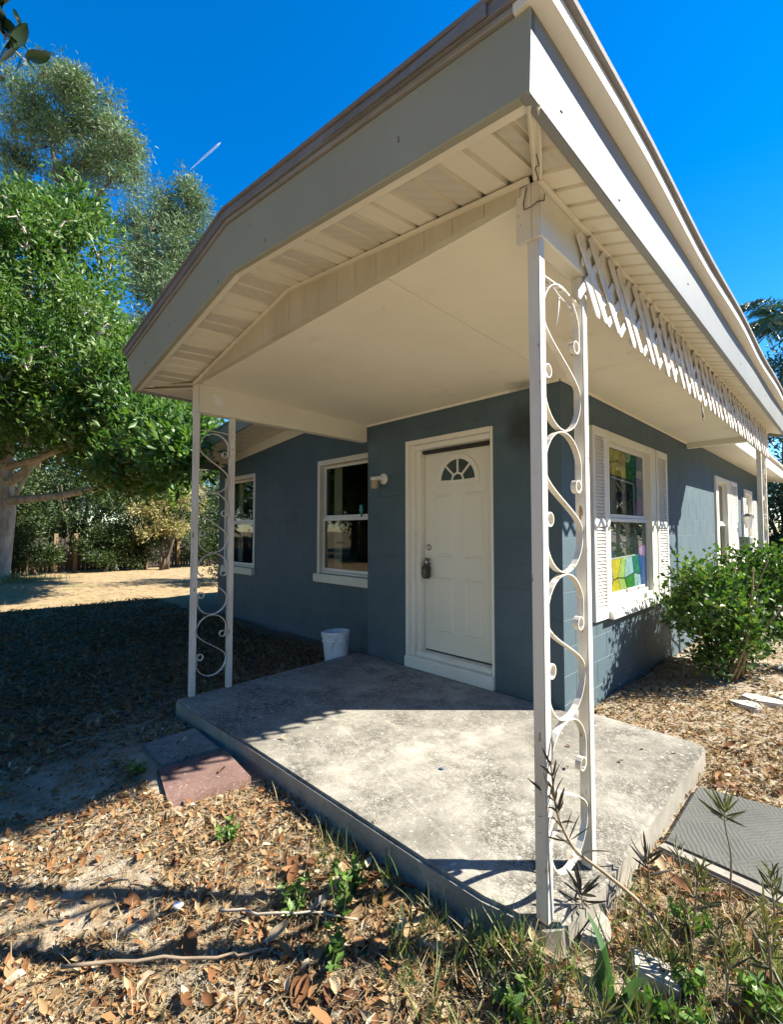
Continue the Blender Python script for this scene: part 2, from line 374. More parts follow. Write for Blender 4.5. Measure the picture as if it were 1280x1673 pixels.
# ------------------------------------------------------------------ mesh helpers
class MB:
    def __init__(s):
        s.v = []; s.f = []; s.mi = []
    def poly(s, pts, mi=0):
        b = len(s.v); s.v += [tuple(p) for p in pts]; s.f.append(tuple(range(b, b + len(pts)))); s.mi.append(mi)
    def hexa(s, p, mi=0):
        """8 points: bottom 4 (ccw from above) then top 4"""
        b = len(s.v); s.v += [tuple(q) for q in p]
        for f in ((3, 2, 1, 0), (4, 5, 6, 7), (0, 1, 5, 4), (1, 2, 6, 5), (2, 3, 7, 6), (3, 0, 4, 7)):
            s.f.append(tuple(b + i for i in f)); s.mi.append(mi)
    def box(s, x0, x1, y0, y1, z0, z1, mi=0):
        s.hexa([(x0, y0, z0), (x1, y0, z0), (x1, y1, z0), (x0, y1, z0), (x0, y0, z1), (x1, y0, z1), (x1, y1, z1), (x0, y1, z1)], mi)
    def prism(s, pts, off, mi=0):
        """polygon extruded by vector off"""
        n = len(pts); b = len(s.v)
        s.v += [tuple(p) for p in pts]
        s.v += [tuple(p[i] + off[i] for i in range(3)) for p in pts]
        s.f.append(tuple(range(b + n - 1, b - 1, -1))); s.mi.append(mi)
        s.f.append(tuple(range(b + n, b + 2 * n))); s.mi.append(mi)
        for i in range(n):
            j = (i + 1) % n
            s.f.append((b + i, b + j, b + n + j, b + n + i)); s.mi.append(mi)
    def tube(s, path, rad, seg=8, mi=0, cap=True):
        """round tube along a path, radius number or list"""
        P = [Vector(p) for p in path]
        n = len(P)
        if not hasattr(rad, '__len__'): rad = [rad] * n
        up = None
        b = len(s.v)
        for i in range(n):
            d = (P[min(i + 1, n - 1)] - P[max(i - 1, 0)]).normalized()
            if up is None:
                up = Vector((0, 0, 1)) if abs(d.z) < 0.9 else Vector((1, 0, 0))
            a = d.cross(up).normalized(); up = a.cross(d).normalized()
            for k in range(seg):
                an = 2 * math.pi * k / seg
                s.v.append(tuple(P[i] + (a * math.cos(an) + up * math.sin(an)) * rad[i]))
        for i in range(n - 1):
            for k in range(seg):
                k2 = (k + 1) % seg
                s.f.append((b + i * seg + k, b + i * seg + k2, b + (i + 1) * seg + k2, b + (i + 1) * seg + k)); s.mi.append(mi)
        if cap:
            s.f.append(tuple(b + k for k in range(seg - 1, -1, -1))); s.mi.append(mi)
            s.f.append(tuple(b + (n - 1) * seg + k for k in range(seg))); s.mi.append(mi)
    def ribbon(s, path, wdir, width, th, mi=0):
        """flat bar along path; width along the constant vector wdir, thickness across"""
        P = [Vector(p) for p in path]; n = len(P); W = Vector(wdir).normalized()
        b = len(s.v)
        for i in range(n):
            d = (P[min(i + 1, n - 1)] - P[max(i - 1, 0)]).normalized()
            q = d.cross(W).normalized()
            for a, c in ((-.5, -.5), (.5, -.5), (.5, .5), (-.5, .5)):
                s.v.append(tuple(P[i] + W * a * width + q * c * th))
        for i in range(n - 1):
            for k in range(4):
                k2 = (k + 1) % 4
                s.f.append((b + i * 4 + k, b + i * 4 + k2, b + (i + 1) * 4 + k2, b + (i + 1) * 4 + k)); s.mi.append(mi)
        s.f.append((b + 3, b + 2, b + 1, b)); s.mi.append(mi)
        s.f.append(tuple(b + (n - 1) * 4 + k for k in range(4))); s.mi.append(mi)
    def lathe(s, c, prof, seg=24, mi=0, axis='z'):
        b = len(s.v); n = len(prof)
        for r_, h_ in prof:
            for k in range(seg):
                an = 2 * math.pi * k / seg
                x, y = r_ * math.cos(an), r_ * math.sin(an)
                q = (x, y, h_) if axis == 'z' else (x, h_, y)
                s.v.append((c[0] + q[0], c[1] + q[1], c[2] + q[2]))
        for i in range(n - 1):
            for k in range(seg):
                k2 = (k + 1) % seg
                f = (b + i * seg + k, b + i * seg + k2, b + (i + 1) * seg + k2, b + (i + 1) * seg + k)
                s.f.append(f if axis == 'z' else f[::-1]); s.mi.append(mi)
    def build(s, name, mat, parent=None, bevel=0, smooth=False, seg=1, keep=False):
        off = Vector((0, 0, 0))
        q = parent
        while q is not None:
            off += q.location; q = q.parent
        me = bpy.data.meshes.new(name)
        me.from_pydata([(a - off.x, b - off.y, c - off.z) for a, b, c in s.v], [], s.f)
        mats = mat if isinstance(mat, (list, tuple)) else [mat]
        for m in mats: me.materials.append(m)
        if len(mats) > 1: me.polygons.foreach_set('material_index', s.mi)
        bm = bmesh.new(); bm.from_mesh(me)
        if not keep: bmesh.ops.recalc_face_normals(bm, faces=bm.faces)
        if bevel:
            ed = [e for e in bm.edges if len(e.link_faces) == 2 and e.calc_face_angle(0) > 0.5]
            bmesh.ops.bevel(bm, geom=ed, offset=bevel, segments=seg, affect='EDGES', clamp_overlap=True)
        bm.to_mesh(me); bm.free()
        if smooth: me.polygons.foreach_set('use_smooth', [True] * len(me.polygons))
        o = bpy.data.objects.new(name, me)
        COL.objects.link(o)
        if parent is not None: o.parent = parent
        return o

def tag(o, label=None, cat=None, group=None, kind=None):
    if label: o['label'] = label
    if cat: o['category'] = cat
    if group: o['group'] = group
    if kind: o['kind'] = kind
    return o

def empty(name, loc=(0, 0, 0), parent=None, label=None, cat=None, group=None):
    o = bpy.data.objects.new(name, None)
    o.empty_display_size = 0.1
    COL.objects.link(o)
    o.location = loc
    if parent is not None: o.parent = parent
    return tag(o, label, cat, group)

def box(name, mat, parent, x0, x1, y0, y1, z0, z1, bevel=0.003):
    b = MB(); b.box(x0, x1, y0, y1, z0, z1)
    return b.build(name, mat, parent, bevel)

def np_mesh(name, V, F, mat, parent=None, tint=None, smooth=False, mats=None, loc=None):
    """V (n,3), F (m,k) fast mesh; tint: per-vertex float attribute"""
    V = np.asarray(V, dtype=np.float32); F = np.asarray(F, dtype=np.int32)
    off = np.zeros(3, dtype=np.float32); q = parent
    while q is not None:
        off += np.array(q.location, dtype=np.float32); q = q.parent
    V = V - off
    me = bpy.data.meshes.new(name)
    me.vertices.add(len(V)); me.vertices.foreach_set('co', V.ravel())
    k = F.shape[1]
    me.loops.add(F.size); me.loops.foreach_set('vertex_index', F.ravel())
    me.polygons.add(len(F))
    me.polygons.foreach_set('loop_start', np.arange(0, F.size, k, dtype=np.int32))
    me.update(calc_edges=True)
    if tint is not None:
        a = me.attributes.new('tint', 'FLOAT', 'POINT'); a.data.foreach_set('value', np.asarray(tint, dtype=np.float32))
    if smooth: me.polygons.foreach_set('use_smooth', np.ones(len(F), dtype=bool))
    me.materials.append(mat)
    o = bpy.data.objects.new(name, me); COL.objects.link(o)
    if parent is not None: o.parent = parent
    return o

def rot_basis(n, up_bias=0.0, dirs=None, roll=None):
    """random orthonormal frames (n,3,3): columns = across, along, normal"""
    if dirs is None:
        d = rng.normal(size=(n, 3)); d[:, 2] += up_bias
    else:
        d = np.array(dirs, dtype=float)
    d /= np.linalg.norm(d, axis=1, keepdims=True) + 1e-9
    h = rng.normal(size=(n, 3))
    a = np.cross(d, h); a /= np.linalg.norm(a, axis=1, keepdims=True) + 1e-9
    nn = np.cross(a, d)
    return np.stack([a, d, nn], axis=2)

def flat_basis(n, tilt=0.4):
    """frames lying roughly flat on the ground"""
    nn = np.stack([rng.normal(0, tilt, n), rng.normal(0, tilt, n), np.ones(n)], 1)
    nn /= np.linalg.norm(nn, axis=1, keepdims=True)
    an = rng.uniform(0, 2 * np.pi, n)
    d = np.stack([np.cos(an), np.sin(an), np.zeros(n)], 1)
    d -= nn * (d * nn).sum(1, keepdims=True); d /= np.linalg.norm(d, axis=1, keepdims=True)
    a = np.cross(d, nn)
    return np.stack([a, d, nn], axis=2)

def leaf_template(width=0.4, fold=0.12, curl=0.0, seg=2, tip=0.02, wave=0.0):
    """leaf of unit length along y, folded on its midrib, as quads: (V, F)"""
    V = []; F = []
    for i in range(seg + 1):
        u = i / seg
        if width > 0.0:
            hw = width / 2 * (math.sin(math.pi * min(0.97, max(0.0, 0.08 + 0.86 * u ** 0.85))) ** 0.8)
            if i == 0: hw = width * 0.06
            if i == seg: hw = tip
        th = curl * (u - 0.3)
        y = u - 0.12 * abs(curl) * u * u
        z = curl * 0.5 * u * u + wave * math.sin(u * 7)
        V += [(-hw, y, z + fold * hw * 2), (0, y, z), (hw, y, z + fold * hw * 2)]
    for i in range(seg):
        b = i * 3
        F += [(b, b + 1, b + 4, b + 3), (b + 1, b + 2, b + 5, b + 4)]
    return np.array(V), np.array(F)

def scatter(name, tmpls, pos, basis, size, tint, mat, parent=None, smooth=False):
    """one mesh of many copies of template leaves"""
    n = len(pos)
    VV = []; FF = []; TT = []; base = 0
    idx = rng.integers(0, len(tmpls), n)
    for k, (V, F) in enumerate(tmpls):
        s_ = np.where(idx == k)[0]
        if not len(s_): continue
        L = V[None, :, :] * np.asarray(size)[s_][:, None, None]
        W = np.einsum('nij,nvj->nvi', basis[s_], L) + pos[s_][:, None, :]
        m, q = len(s_), len(V)
        VV.append(W.reshape(-1, 3)); TT.append(np.repeat(np.asarray(tint)[s_], q))
        FF.append((F[None] + (np.arange(m) * q)[:, None, None] + base).reshape(-1, F.shape[1]))
        base += m * q
    return np_mesh(name, np.concatenate(VV), np.concatenate(FF), mat, parent, np.concatenate(TT), smooth)

# smooth value noise for scattering masks
_NG = rng.random((64, 64))
def vnoise(x, y, s):
    x = np.asarray(x) * s; y = np.asarray(y) * s
    xi = np.floor(x).astype(int); yi = np.floor(y).astype(int); fx = x - xi; fy = y - yi
    fx = fx * fx * (3 - 2 * fx); fy = fy * fy * (3 - 2 * fy)
    g = lambda a, b: _NG[a % 64, b % 64]
    return (g(xi, yi) * (1 - fx) + g(xi + 1, yi) * fx) * (1 - fy) + (g(xi, yi + 1) * (1 - fx) + g(xi + 1, yi + 1) * fx) * fy

def ground_h(x, y):
    x = np.asarray(x, dtype=float); y = np.asarray(y, dtype=float)
    h = (vnoise(x + 40, y + 40, 0.9) - .5) * 0.05 + (vnoise(x + 90, y + 30, 3.1) - .5) * 0.03 + (vnoise(x + 10, y + 70, 9.0) - .5) * 0.014
    # level close to the slab and house so nothing buries or floats
    dx = np.maximum(np.maximum(-2.4 - x, x - 0.9), 0); dy = np.maximum(np.maximum(-1.95 - y, y - 0.3), 0)
    d = np.sqrt(dx * dx + dy * dy)
    k = np.clip(d / 0.5, 0.15, 1)
    mound = 0.115 * np.exp(-(((x - .77) / .15) ** 2 + ((y + 1.905) / .10) ** 2)) + 0.05 * np.exp(-(((x - .93) / .10) ** 2 + ((y + 1.78) / .14) ** 2))
    return GZ + h * k - 0.012 * (1 - k) + mound

# ------------------------------------------------------------------ ground
def axis(lo, hi, a, b, step):
    fine = np.arange(a, b + step / 2, step)
    left = a - np.geomspace(step, a - lo, 26)[::-1]
    right = b + np.geomspace(step, hi - b, 26)
    return np.concatenate([left, fine, right])
gx = axis(-900, 900, -6.0, 3.2, 0.045); gy = axis(-900, 900, -4.0, 2.6, 0.045)
GX, GY = np.meshgrid(gx, gy, indexing='ij')
GH = ground_h(GX, GY)
nx, ny = GX.shape
ii = (np.arange(nx - 1)[:, None] * ny + np.arange(ny - 1)[None, :]).ravel()
gq = np.stack([ii, ii + ny, ii + ny + 1, ii + 1], 1)
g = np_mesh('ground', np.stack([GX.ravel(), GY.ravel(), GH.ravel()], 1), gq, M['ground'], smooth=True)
tag(g, 'sandy yard soil strewn with dry leaves and straw', kind='structure')

# ------------------------------------------------------------------ porch slab and pavers
def slab_mesh():
    b = MB()
    top = [(-2.215, -1.935, 0), (-1.2, -1.90, 0), (-0.3, -1.885, 0), (0.30, -1.876, 0), (0.56, -1.868, 0), (0.635, -1.852, 0),
           (0.69, -1.842, -0.004), (0.765, -1.832, -0.004), (0.808, -1.77, -0.004), (0.825, -1.66, -0.002), (0.838, -1.35, 0), (0.845, -0.7, 0), (0.85, 0.06, 0), (0.82, 0.095, 0), (0.4, 0.10, 0),
           (0.012, 0.105, 0), (0.012, -0.004, 0), (-1.2, -0.004, 0), (-2.29, -0.004, 0), (-2.26, -0.9, 0)]
    bot = [(x * 1.0, y, GZ - 0.08) for x, y, z in top]
    n = len(top)
    b.v += top + bot
    b.f.append(tuple(range(n))); b.mi.append(0)
    b.f.append(tuple(range(2 * n - 1, n - 1, -1))); b.mi.append(1)
    for i in range(n):
        j = (i + 1) % n
        b.f.append((i, n + i, n + j, j)); b.mi.append(1)
    o = b.build('porch_slab', [M['slab'], M['slab_side']], None, 0.014, seg=2)
    return o
o = slab_mesh()
tag(o, 'mildew speckled concrete porch slab in front of the door', kind='structure')

def paver(name, pts, z, th, mat, label, cat, group=None, bevel=0.008, tilt=None):
    b = MB()
    p = [(x, y, (z if tilt is None else z + tilt[i])) for i, (x, y) in enumerate(pts)]
    b.prism([(x, y, q - th) for x, y, q in p], (0, 0, th))
    o = b.build(name, mat, None, bevel, seg=2)
    cx = sum(x for x, y in pts) / len(pts); cy = sum(y for x, y in pts) / len(pts)
    o.data.transform(Matrix.Translation((-cx, -cy, -(z - th)))); o.location = (cx, cy, z - th)
    return tag(o, label, cat, group)
paver('stepping_stone', [(-1.79, -2.29), (-1.40, -2.30), (-1.385, -1.955), (-1.80, -1.945)], -0.085, 0.06, M['paver_grey'],
      'grey aggregate stepping stone against the slab edge, beside the reddish one', 'stepping stone', bevel=0.006)
paver('stepping_stone', [(-1.365, -2.335), (-0.945, -2.42), (-0.905, -1.985), (-1.325, -1.945)], -0.075, 0.06, M['paver_red'],
      'reddish pink aggregate stepping stone against the slab edge', 'stepping stone', bevel=0.006)
paver('walkway', [(0.875, -0.90), (1.9, -0.93), (2.1, -0.22), (1.25, -0.19), (0.87, -0.26)], -0.098, 0.07, M['walk'],
      None, None)['kind'] = 'structure'
o = paver('walkway_kerb', [(0.86, -0.975), (1.25, -0.995), (2.0, -1.03), (2.0, -0.95), (1.3, -0.93), (0.875, -0.915)], -0.092, 0.07, M['slab_side'], None, None, bevel=0.01)
o['kind'] = 'structure'
fl = [((0.93, 1.66), 0.20, 0.12, 'grey flagstone chip nearest the porch slab'), ((1.12, 1.95), 0.24, 0.2, 'pale flagstone just past the small grey chip'),
      ((1.02, 2.42), 0.26, 0.18, 'third pale flagstone along the bush'), ((1.12, 2.95), 0.28, 0.22, 'broad pale flagstone beside the bush'), ((1.22, 3.55), 0.3, 0.24, 'farthest pale flagstone past the bush'),
      ((0.86, 1.42), 0.14, 0.07, 'slim broken stone flake lying in the litter beyond the slab corner')]
for (x, y), a_, b_, lab in fl:
    k = 7
    pts = []
    ph = random.random() * 6
    for i in range(k):
        an = 2 * math.pi * i / k + random.uniform(-.25, .25)
        pts.append((x + a_ * math.cos(an) * random.uniform(.8, 1.1), y + b_ * math.sin(an) * random.uniform(.8, 1.1)))
    paver('flagstone', pts, -0.095 + random.uniform(-.008, .01), 0.05, M['flag'], lab, 'flagstone', 'flagstones along the house', 0.01, [random.uniform(-.008, .008) for _ in range(k)])
# broken concrete lump in the weeds
b = MB()
b.hexa([(1.00, -1.70, -0.13), (1.115, -1.645, -0.13), (1.09, -1.56, -0.13), (0.97, -1.62, -0.13), (1.0, -1.695, -0.055), (1.118, -1.642, -0.085), (1.095, -1.575, -0.072), (0.975, -1.63, -0.045)])
o = b.build('concrete_chunk', M['chunk'], None, 0.006, seg=2)
tag(o, 'pale broken concrete lump lying in the weeds near the broad leaves', 'rubble')
b = MB()
b.hexa([(0.835, -1.72, -0.14), (0.905, -1.69, -0.14), (0.895, -1.56, -0.14), (0.846, -1.56, -0.14), (0.837, -1.71, -0.045), (0.895, -1.675, -0.075), (0.885, -1.57, -0.05), (0.848, -1.57, -0.03)])
o = b.build('concrete_chunk', M['slab_side'], None, 0.008, seg=2)
tag(o, 'broken grey concrete piece leaning on the slab corner behind the front post', 'rubble')

# ------------------------------------------------------------------ HOUSE
H = empty('house', (0, 0, GZ), None, 'slate blue painted block house with a cream gabled front porch', 'house')

# walls: recessed core + proud blocks ----------------------------------------------------
def cut(rect, holes):
    out = [rect]
    for hx0, hx1, hz0, hz1 in holes:
        nxt = []
        for x0, x1, z0, z1 in out:
            if hx1 <= x0 or hx0 >= x1 or hz1 <= z0 or hz0 >= z1:
                nxt.append((x0, x1, z0, z1)); continue
            if z0 < hz0: nxt.append((x0, x1, z0, hz0))
            if z1 > hz1: nxt.append((x0, x1, hz1, z1))
            a, c = max(z0, hz0), min(z1, hz1)
            if x0 < hx0: nxt.append((x0, hx0, a, c))
            if x1 > hx1: nxt.append((hx1, x1, a, c))
        out = nxt
    return out
BW, BH, J = 0.4064, 0.2032, 0.0020
_bc = {}
def block_mesh(wd, ht, axis_):
    key = (round(wd, 3), round(ht, 3), axis_)
    if key in _bc: return _bc[key]
    d, c = 0.0038, 0.0018
    w2, h2 = wd / 2 - J / 2, ht / 2 - J / 2
    P = [(-w2, d, -h2), (w2, d, -h2), (w2, d, h2), (-w2, d, h2), (-w2, c, -h2), (w2, c, -h2), (w2, c, h2), (-w2, c, h2),
         (-w2 + c, 0, -h2 + c), (w2 - c, 0, -h2 + c), (w2 - c, 0, h2 - c), (-w2 + c, 0, h2 - c)]
    F = [(8, 9, 10, 11)]
    for i in range(4):
        j = (i + 1) % 4
        F += [(i, j, 4 + j, 4 + i), (4 + i, 4 + j, 8 + j, 8 + i)]
    if axis_ == 'x':     # wall facing +X: local x -> +Y, depth y -> -X
        P = [(-y, x, z) for x, y, z in P]
    me = bpy.data.meshes.new('block')
    me.from_pydata(P, [], F); me.materials.append(M['wall'])
    bm = bmesh.new(); bm.from_mesh(me); bmesh.ops.recalc_face_normals(bm, faces=bm.faces)
    fc = max(bm.faces, key=lambda f: f.calc_area())
    want = Vector((1, 0, 0)) if axis_ == 'x' else Vector((0, -1, 0))
    if fc.normal.dot(want) < 0: bmesh.ops.reverse_faces(bm, faces=bm.faces)
    bm.to_mesh(me); bm.free()
    _bc[key] = me
    return me
def wall(a0, a1, z0, z1, face, axis_, holes, thick, parent, label, blocks_to=None, a0core=None, a1core=None):
    """axis_ 'y': wall along X facing -Y at Y=face; 'x': wall along Y facing +X at X=face"""
    b = MB()
    for x0, x1, q0, q1 in cut((a0 if a0core is None else a0core, a1 if a1core is None else a1core, z0, z1), holes):
        if axis_ == 'y': b.box(x0, x1, face + 0.0018, face + thick, q0, q1)
        else: b.box(face - thick, face - 0.0018, x0, x1, q0, q1)
    o = b.build('wall', M['wall'], parent)
    if label: o['label'] = label
    joined = MB()
    rows = int(math.ceil((z1 - z0) / BH))
    for r_ in range(rows):
        q0 = z0 + r_ * BH; q1 = min(z1, q0 + BH)
        st = a0 - (BW / 2 if r_ % 2 else 0)
        k = 0
        while st + k * BW < a1:
            x0 = max(a0, st + k * BW); x1 = min(a1, st + (k + 1) * BW); k += 1
            if x1 - x0 < 0.03: continue
            for p in cut((x0, x1, q0, q1), holes):
                if p[1] - p[0] < 0.03 or p[3] - p[2] < 0.03: continue
                me = block_mesh(p[1] - p[0], p[3] - p[2], axis_)
                mx_, mz_ = (p[0] + p[1]) / 2, (p[2] + p[3]) / 2
                loc = Vector((mx_, face, mz_)) if axis_ == 'y' else Vector((face, mx_, mz_))
                if blocks_to is None or mx_ < blocks_to:
                    ob = bpy.data.objects.new('block', me); COL.objects.link(ob)
                    ob.parent = o; ob.location = loc - H.location
                else:
                    nb = len(joined.v)
                    joined.v += [tuple(Vector(v.co) + loc) for v in me.vertices]
                    for f in me.polygons:
                        joined.f.append(tuple(nb + i for i in f.vertices)); joined.mi.append(0)
    if joined.v:
        jo = joined.build('blocks', M['wall'], o, keep=True); jo['kind'] = 'stuff'
    return o

DO = (-1.588, -0.590, -0.02, 2.185)      # door opening x0,x1,z0,z1
WS = (0.80, 2.19, 0.62, 2.18)            # big side window y0,y1,z0,z1
WS2 = (5.22, 6.32, 0.70, 2.16)
WS3 = (7.85, 8.75, 0.0, 2.12)            # far side door
YL = 0.25                                 # plane of the recessed front wall
W1 = (-3.43, -2.37, 0.76, 2.215)
W2 = (-6.17, -5.10, 0.72, 2.215)
WT = 2.62
wall(-2.158, 0.0, GZ - 0.05, WT, 0.0, 'y', [DO], 0.2, H, 'front wall of blue painted blocks around the door', a1core=-0.0018)
wall(0.0, 10.6, GZ - 0.05, 2.52, 0.0, 'x', [WS, WS2, WS3], 0.2, H, 'long side wall of blue painted blocks', blocks_to=5.0, a0core=0.2)
wall(-6.4, -2.158, GZ - 0.05, WT + .12, YL, 'y', [W1, W2], 0.2, H, 'recessed front wall with two windows', blocks_to=-99)
b = MB()
b.box(-2.155, -1.958, 0.201, 0.449, GZ - .05, WT)                 # return wall
b.box(-6.4, -6.2, YL + .201, 10.4, GZ - .05, 2.5)                  # far side, back
b.box(-6.4, 0.0, 10.6, 10.8, GZ - .05, 2.75)
b.box(-6.2, -0.21, 0.46, 10.5, GZ - .02, GZ + 0.10, 1)             # floor
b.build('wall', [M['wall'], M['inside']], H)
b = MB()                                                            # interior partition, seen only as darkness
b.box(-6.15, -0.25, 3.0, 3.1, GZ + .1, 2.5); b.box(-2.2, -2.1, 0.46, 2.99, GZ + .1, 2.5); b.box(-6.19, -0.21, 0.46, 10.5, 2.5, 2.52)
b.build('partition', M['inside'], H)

# door -----------------------------------------------------------------------------------
fr = MB()
x0, x1, z0, z1 = DO
# masonry reveal lined with painted casing, stepped brick mould, head
fr.box(x0 - .004, x0 + .028, -0.010, 0.135, 0.0, z1 - 0.0); fr.box(x0 + .028, x0 + .075, 0.030, 0.135, 0.0, z1 - .045)
fr.box(x0 + .075, x0 + .128, 0.065, 0.17, 0.0, z1 - .095)
fr.box(x1 - .03, x1 + .003, 0.004, 0.135, 0.0, z1 - 0.0); fr.box(x1 - .045, x1 - .03, 0.05, 0.17, 0.0, z1 - .05)
fr.box(x0 + .028, x1 - .03, -0.006, 0.135, z1 - .045, z1); fr.box(x0 + .075, x1 - .045, 0.030, 0.135, z1 - .095, z1 - .047)
fr.build('door_frame', M['trim'], H, 0.004)
b = MB(); b.box(x0 + .128, x1 - .047, 0.10, 0.18, z1 - .128, z1 - .097); b.build('door_gap', M['gap'], H)
b = MB(); b.box(x0 - .003, x1 + .006, -0.035, 0.16, -0.001, 0.105); b.box(x0 + .08, x1 - .04, 0.03, 0.16, 0.106, 0.150)
b.build('door_sill', M['trim'], H, 0.01, seg=2)
DX0, DX1, DZ0, DZ1, DY = -1.458, -0.637, 0.165, 2.055, 0.13
door = box('door', M['door'], H, DX0, DX1, DY, DY + .045, DZ0, DZ1, 0.004)
b = MB(); b.box(DX0, DX1, DY + .01, DY + .04, 0.150, DZ0 - .002); b.build('door_sweep', M['dark'], door)
DCX = (DX0 + DX1) / 2
def panel(xa, xb, za, zb):
    b = MB()
    def ring(ia, ib, ya, yb):
        A = [(xa + ia, DY - ya, za + ia), (xb - ia, DY - ya, za + ia), (xb - ia, DY - ya, zb - ia), (xa + ia, DY - ya, zb - ia)]
        B_ = [(xa + ib, DY - yb, za + ib), (xb - ib, DY - yb, za + ib), (xb - ib, DY - yb, zb - ib), (xa + ib, DY - yb, zb - ib)]
        for i in range(4):
            j = (i + 1) % 4
            b.poly([A[i], A[j], B_[j], B_[i]])
        return B_
    ring(0, .010, .0005, .009); ring(.010, .022, .009, .004); B_ = ring(.022, .034, .004, .0075)
    b.poly(B_)
    return b.build('panel', M['door'], door, keep=True)
for xa, xb, za, zb in ((-1.318, -1.108, 1.055, 1.655), (-0.982, -0.772, 1.055, 1.655), (-1.318, -1.108, 0.36, 0.865), (-0.982, -0.772, 0.36, 0.865)):
    panel(xa, xb, za, zb)
# fanlight
FZ, FR = 1.775, 0.235
b = MB()
def arc_band(r0, r1, a0, a1, y0, y1, seg=20):
    for i in range(seg):
        p, q = a0 + (a1 - a0) * i / seg, a0 + (a1 - a0) * (i + 1) / seg
        def pt(r_, a_, y): return (DCX + r_ * math.cos(a_), y, FZ + r_ * math.sin(a_))
        b.hexa([pt(r0, p, y0), pt(r1, p, y0), pt(r1, p, y1), pt(r0, p, y1), pt(r0, q, y0), pt(r1, q, y0), pt(r1, q, y1), pt(r0, q, y1)])
arc_band(0.195, 0.240, 0, math.pi, DY - .014, DY)
arc_band(0.055, 0.072, 0, math.pi, DY - .013, DY, 12)
for a_ in (math.pi * .25, math.pi * .5, math.pi * .75):
    ca, sa = math.cos(a_), math.sin(a_)
    pr = [(DCX + r_ * ca - s_ * sa * .009, DY - .012, FZ + r_ * sa + s_ * ca * .009) for r_, s_ in ((.07, -1), (.197, -1), (.197, 1), (.07, 1))]
    b.prism(pr, (0, .011, 0))
b.box(DCX - .24, DCX + .24, DY - .0135, DY, FZ - .034, FZ)
b.build('fanlight_frame', M['trim'], door)
gl_m = mat_film('fanlight_glass', (0.022, 0.03, 0.014)); gl_m.node_tree.nodes['Principled BSDF'].inputs['Roughness'].default_value = 0.35
for k in range(4):
    b = MB(); a0, a1 = math.pi * k / 4 + .04, math.pi * (k + 1) / 4 - .04
    pts = [(DCX + .196 * math.cos(a0 + (a1 - a0) * i / 8), DY - .004, FZ + .196 * math.sin(a0 + (a1 - a0) * i / 8)) for i in range(9)]
    pts += [(DCX + .072 * math.cos(a1 + (a0 - a1) * i / 4), DY - .004, FZ + .072 * math.sin(a1 + (a0 - a1) * i / 4)) for i in range(5)]
    b.prism(pts, (0, .003, 0)); b.build('pane', gl_m, door)
b = MB()
b.prism([(DCX + .055 * math.cos(math.pi * i / 10), DY - .004, FZ + .055 * math.sin(math.pi * i / 10)) for i in range(11)], (0, .003, 0)); b.build('pane', gl_m, door)
b = MB(); b.lathe((-1.405, DY - .02, 1.145), [(0.0, 0), (.018, 0), (.026, .006), (.030, .014), (.030, .02)], 18, axis='y'); b.lathe((-1.405, DY - .024, 1.145), [(0, 0), (.010, .0), (.010, .005)], 12, axis='y')
b.build('deadbolt', M['steel'], door, smooth=False)
b = MB(); b.lathe((-1.402, DY - .065, 1.005), [(0, 0), (.020, .002), (.027, .012), (.024, .026), (.012, .036), (.012, .055), (.032, .058), (.032, .065)], 18, axis='y')
b.build('door_knob', M['steel'], door, smooth=True)
# lockbox hung on the knob
lb = empty('lockbox', (-1.400, DY - .045, 0.90), None, 'black key lockbox hanging from the door knob', 'lockbox')
b = MB(); b.box(-1.442, -1.360, DY - .074, DY - .020, 0.845, 0.972); b.build('body', M['dark'], lb, 0.014, seg=3)
b = MB(); b.tube([(-1.425, DY - .045, .965), (-1.427, DY - .045, 1.005), (-1.415, DY - .045, 1.032), (-1.40, DY - .045, 1.040), (-1.385, DY - .045, 1.032), (-1.373, DY - .045, 1.005), (-1.375, DY - .045, .965)], .0055, 8)
b.build('shackle', M['dark'], lb, smooth=True)
b = MB(); b.box(-1.421, -1.379, DY - .078, DY - .0745, 0.865, 0.935); b.build('dial_cover', M['wire'], lb, 0.001)

# wall lamp -------------------------------------------------------------------------------
lp = empty('wall_lamp', (0, 0, 0), H)
b = MB(); b.lathe((-1.905, -0.022, 1.842), [(0, 0), (.050, .002), (.057, .010), (.058, .020)], 22, axis='y'); b.build('backplate', M['alu'], lp, smooth=True)
b = MB(); b.tube([(-1.905, -.02, 1.845), (-1.925, -.05, 1.853), (-1.945, -.075, 1.852)], .018, 10); b.lathe((-1.955, -.085, 1.825), [(0, .036), (.03, .036), (.043, .030), (.045, .0), (.040, 0)], 22)
b.build('socket_cap', M['alu'], lp, smooth=False)
b = MB(); b.lathe((-1.955, -.085, 1.735), [(0.0, 0), (.028, 0), (.040, .012), (.042, .05), (.038, .09)], 22); b.build('glass_jar', M['lamp_glass'], lp, smooth=True)

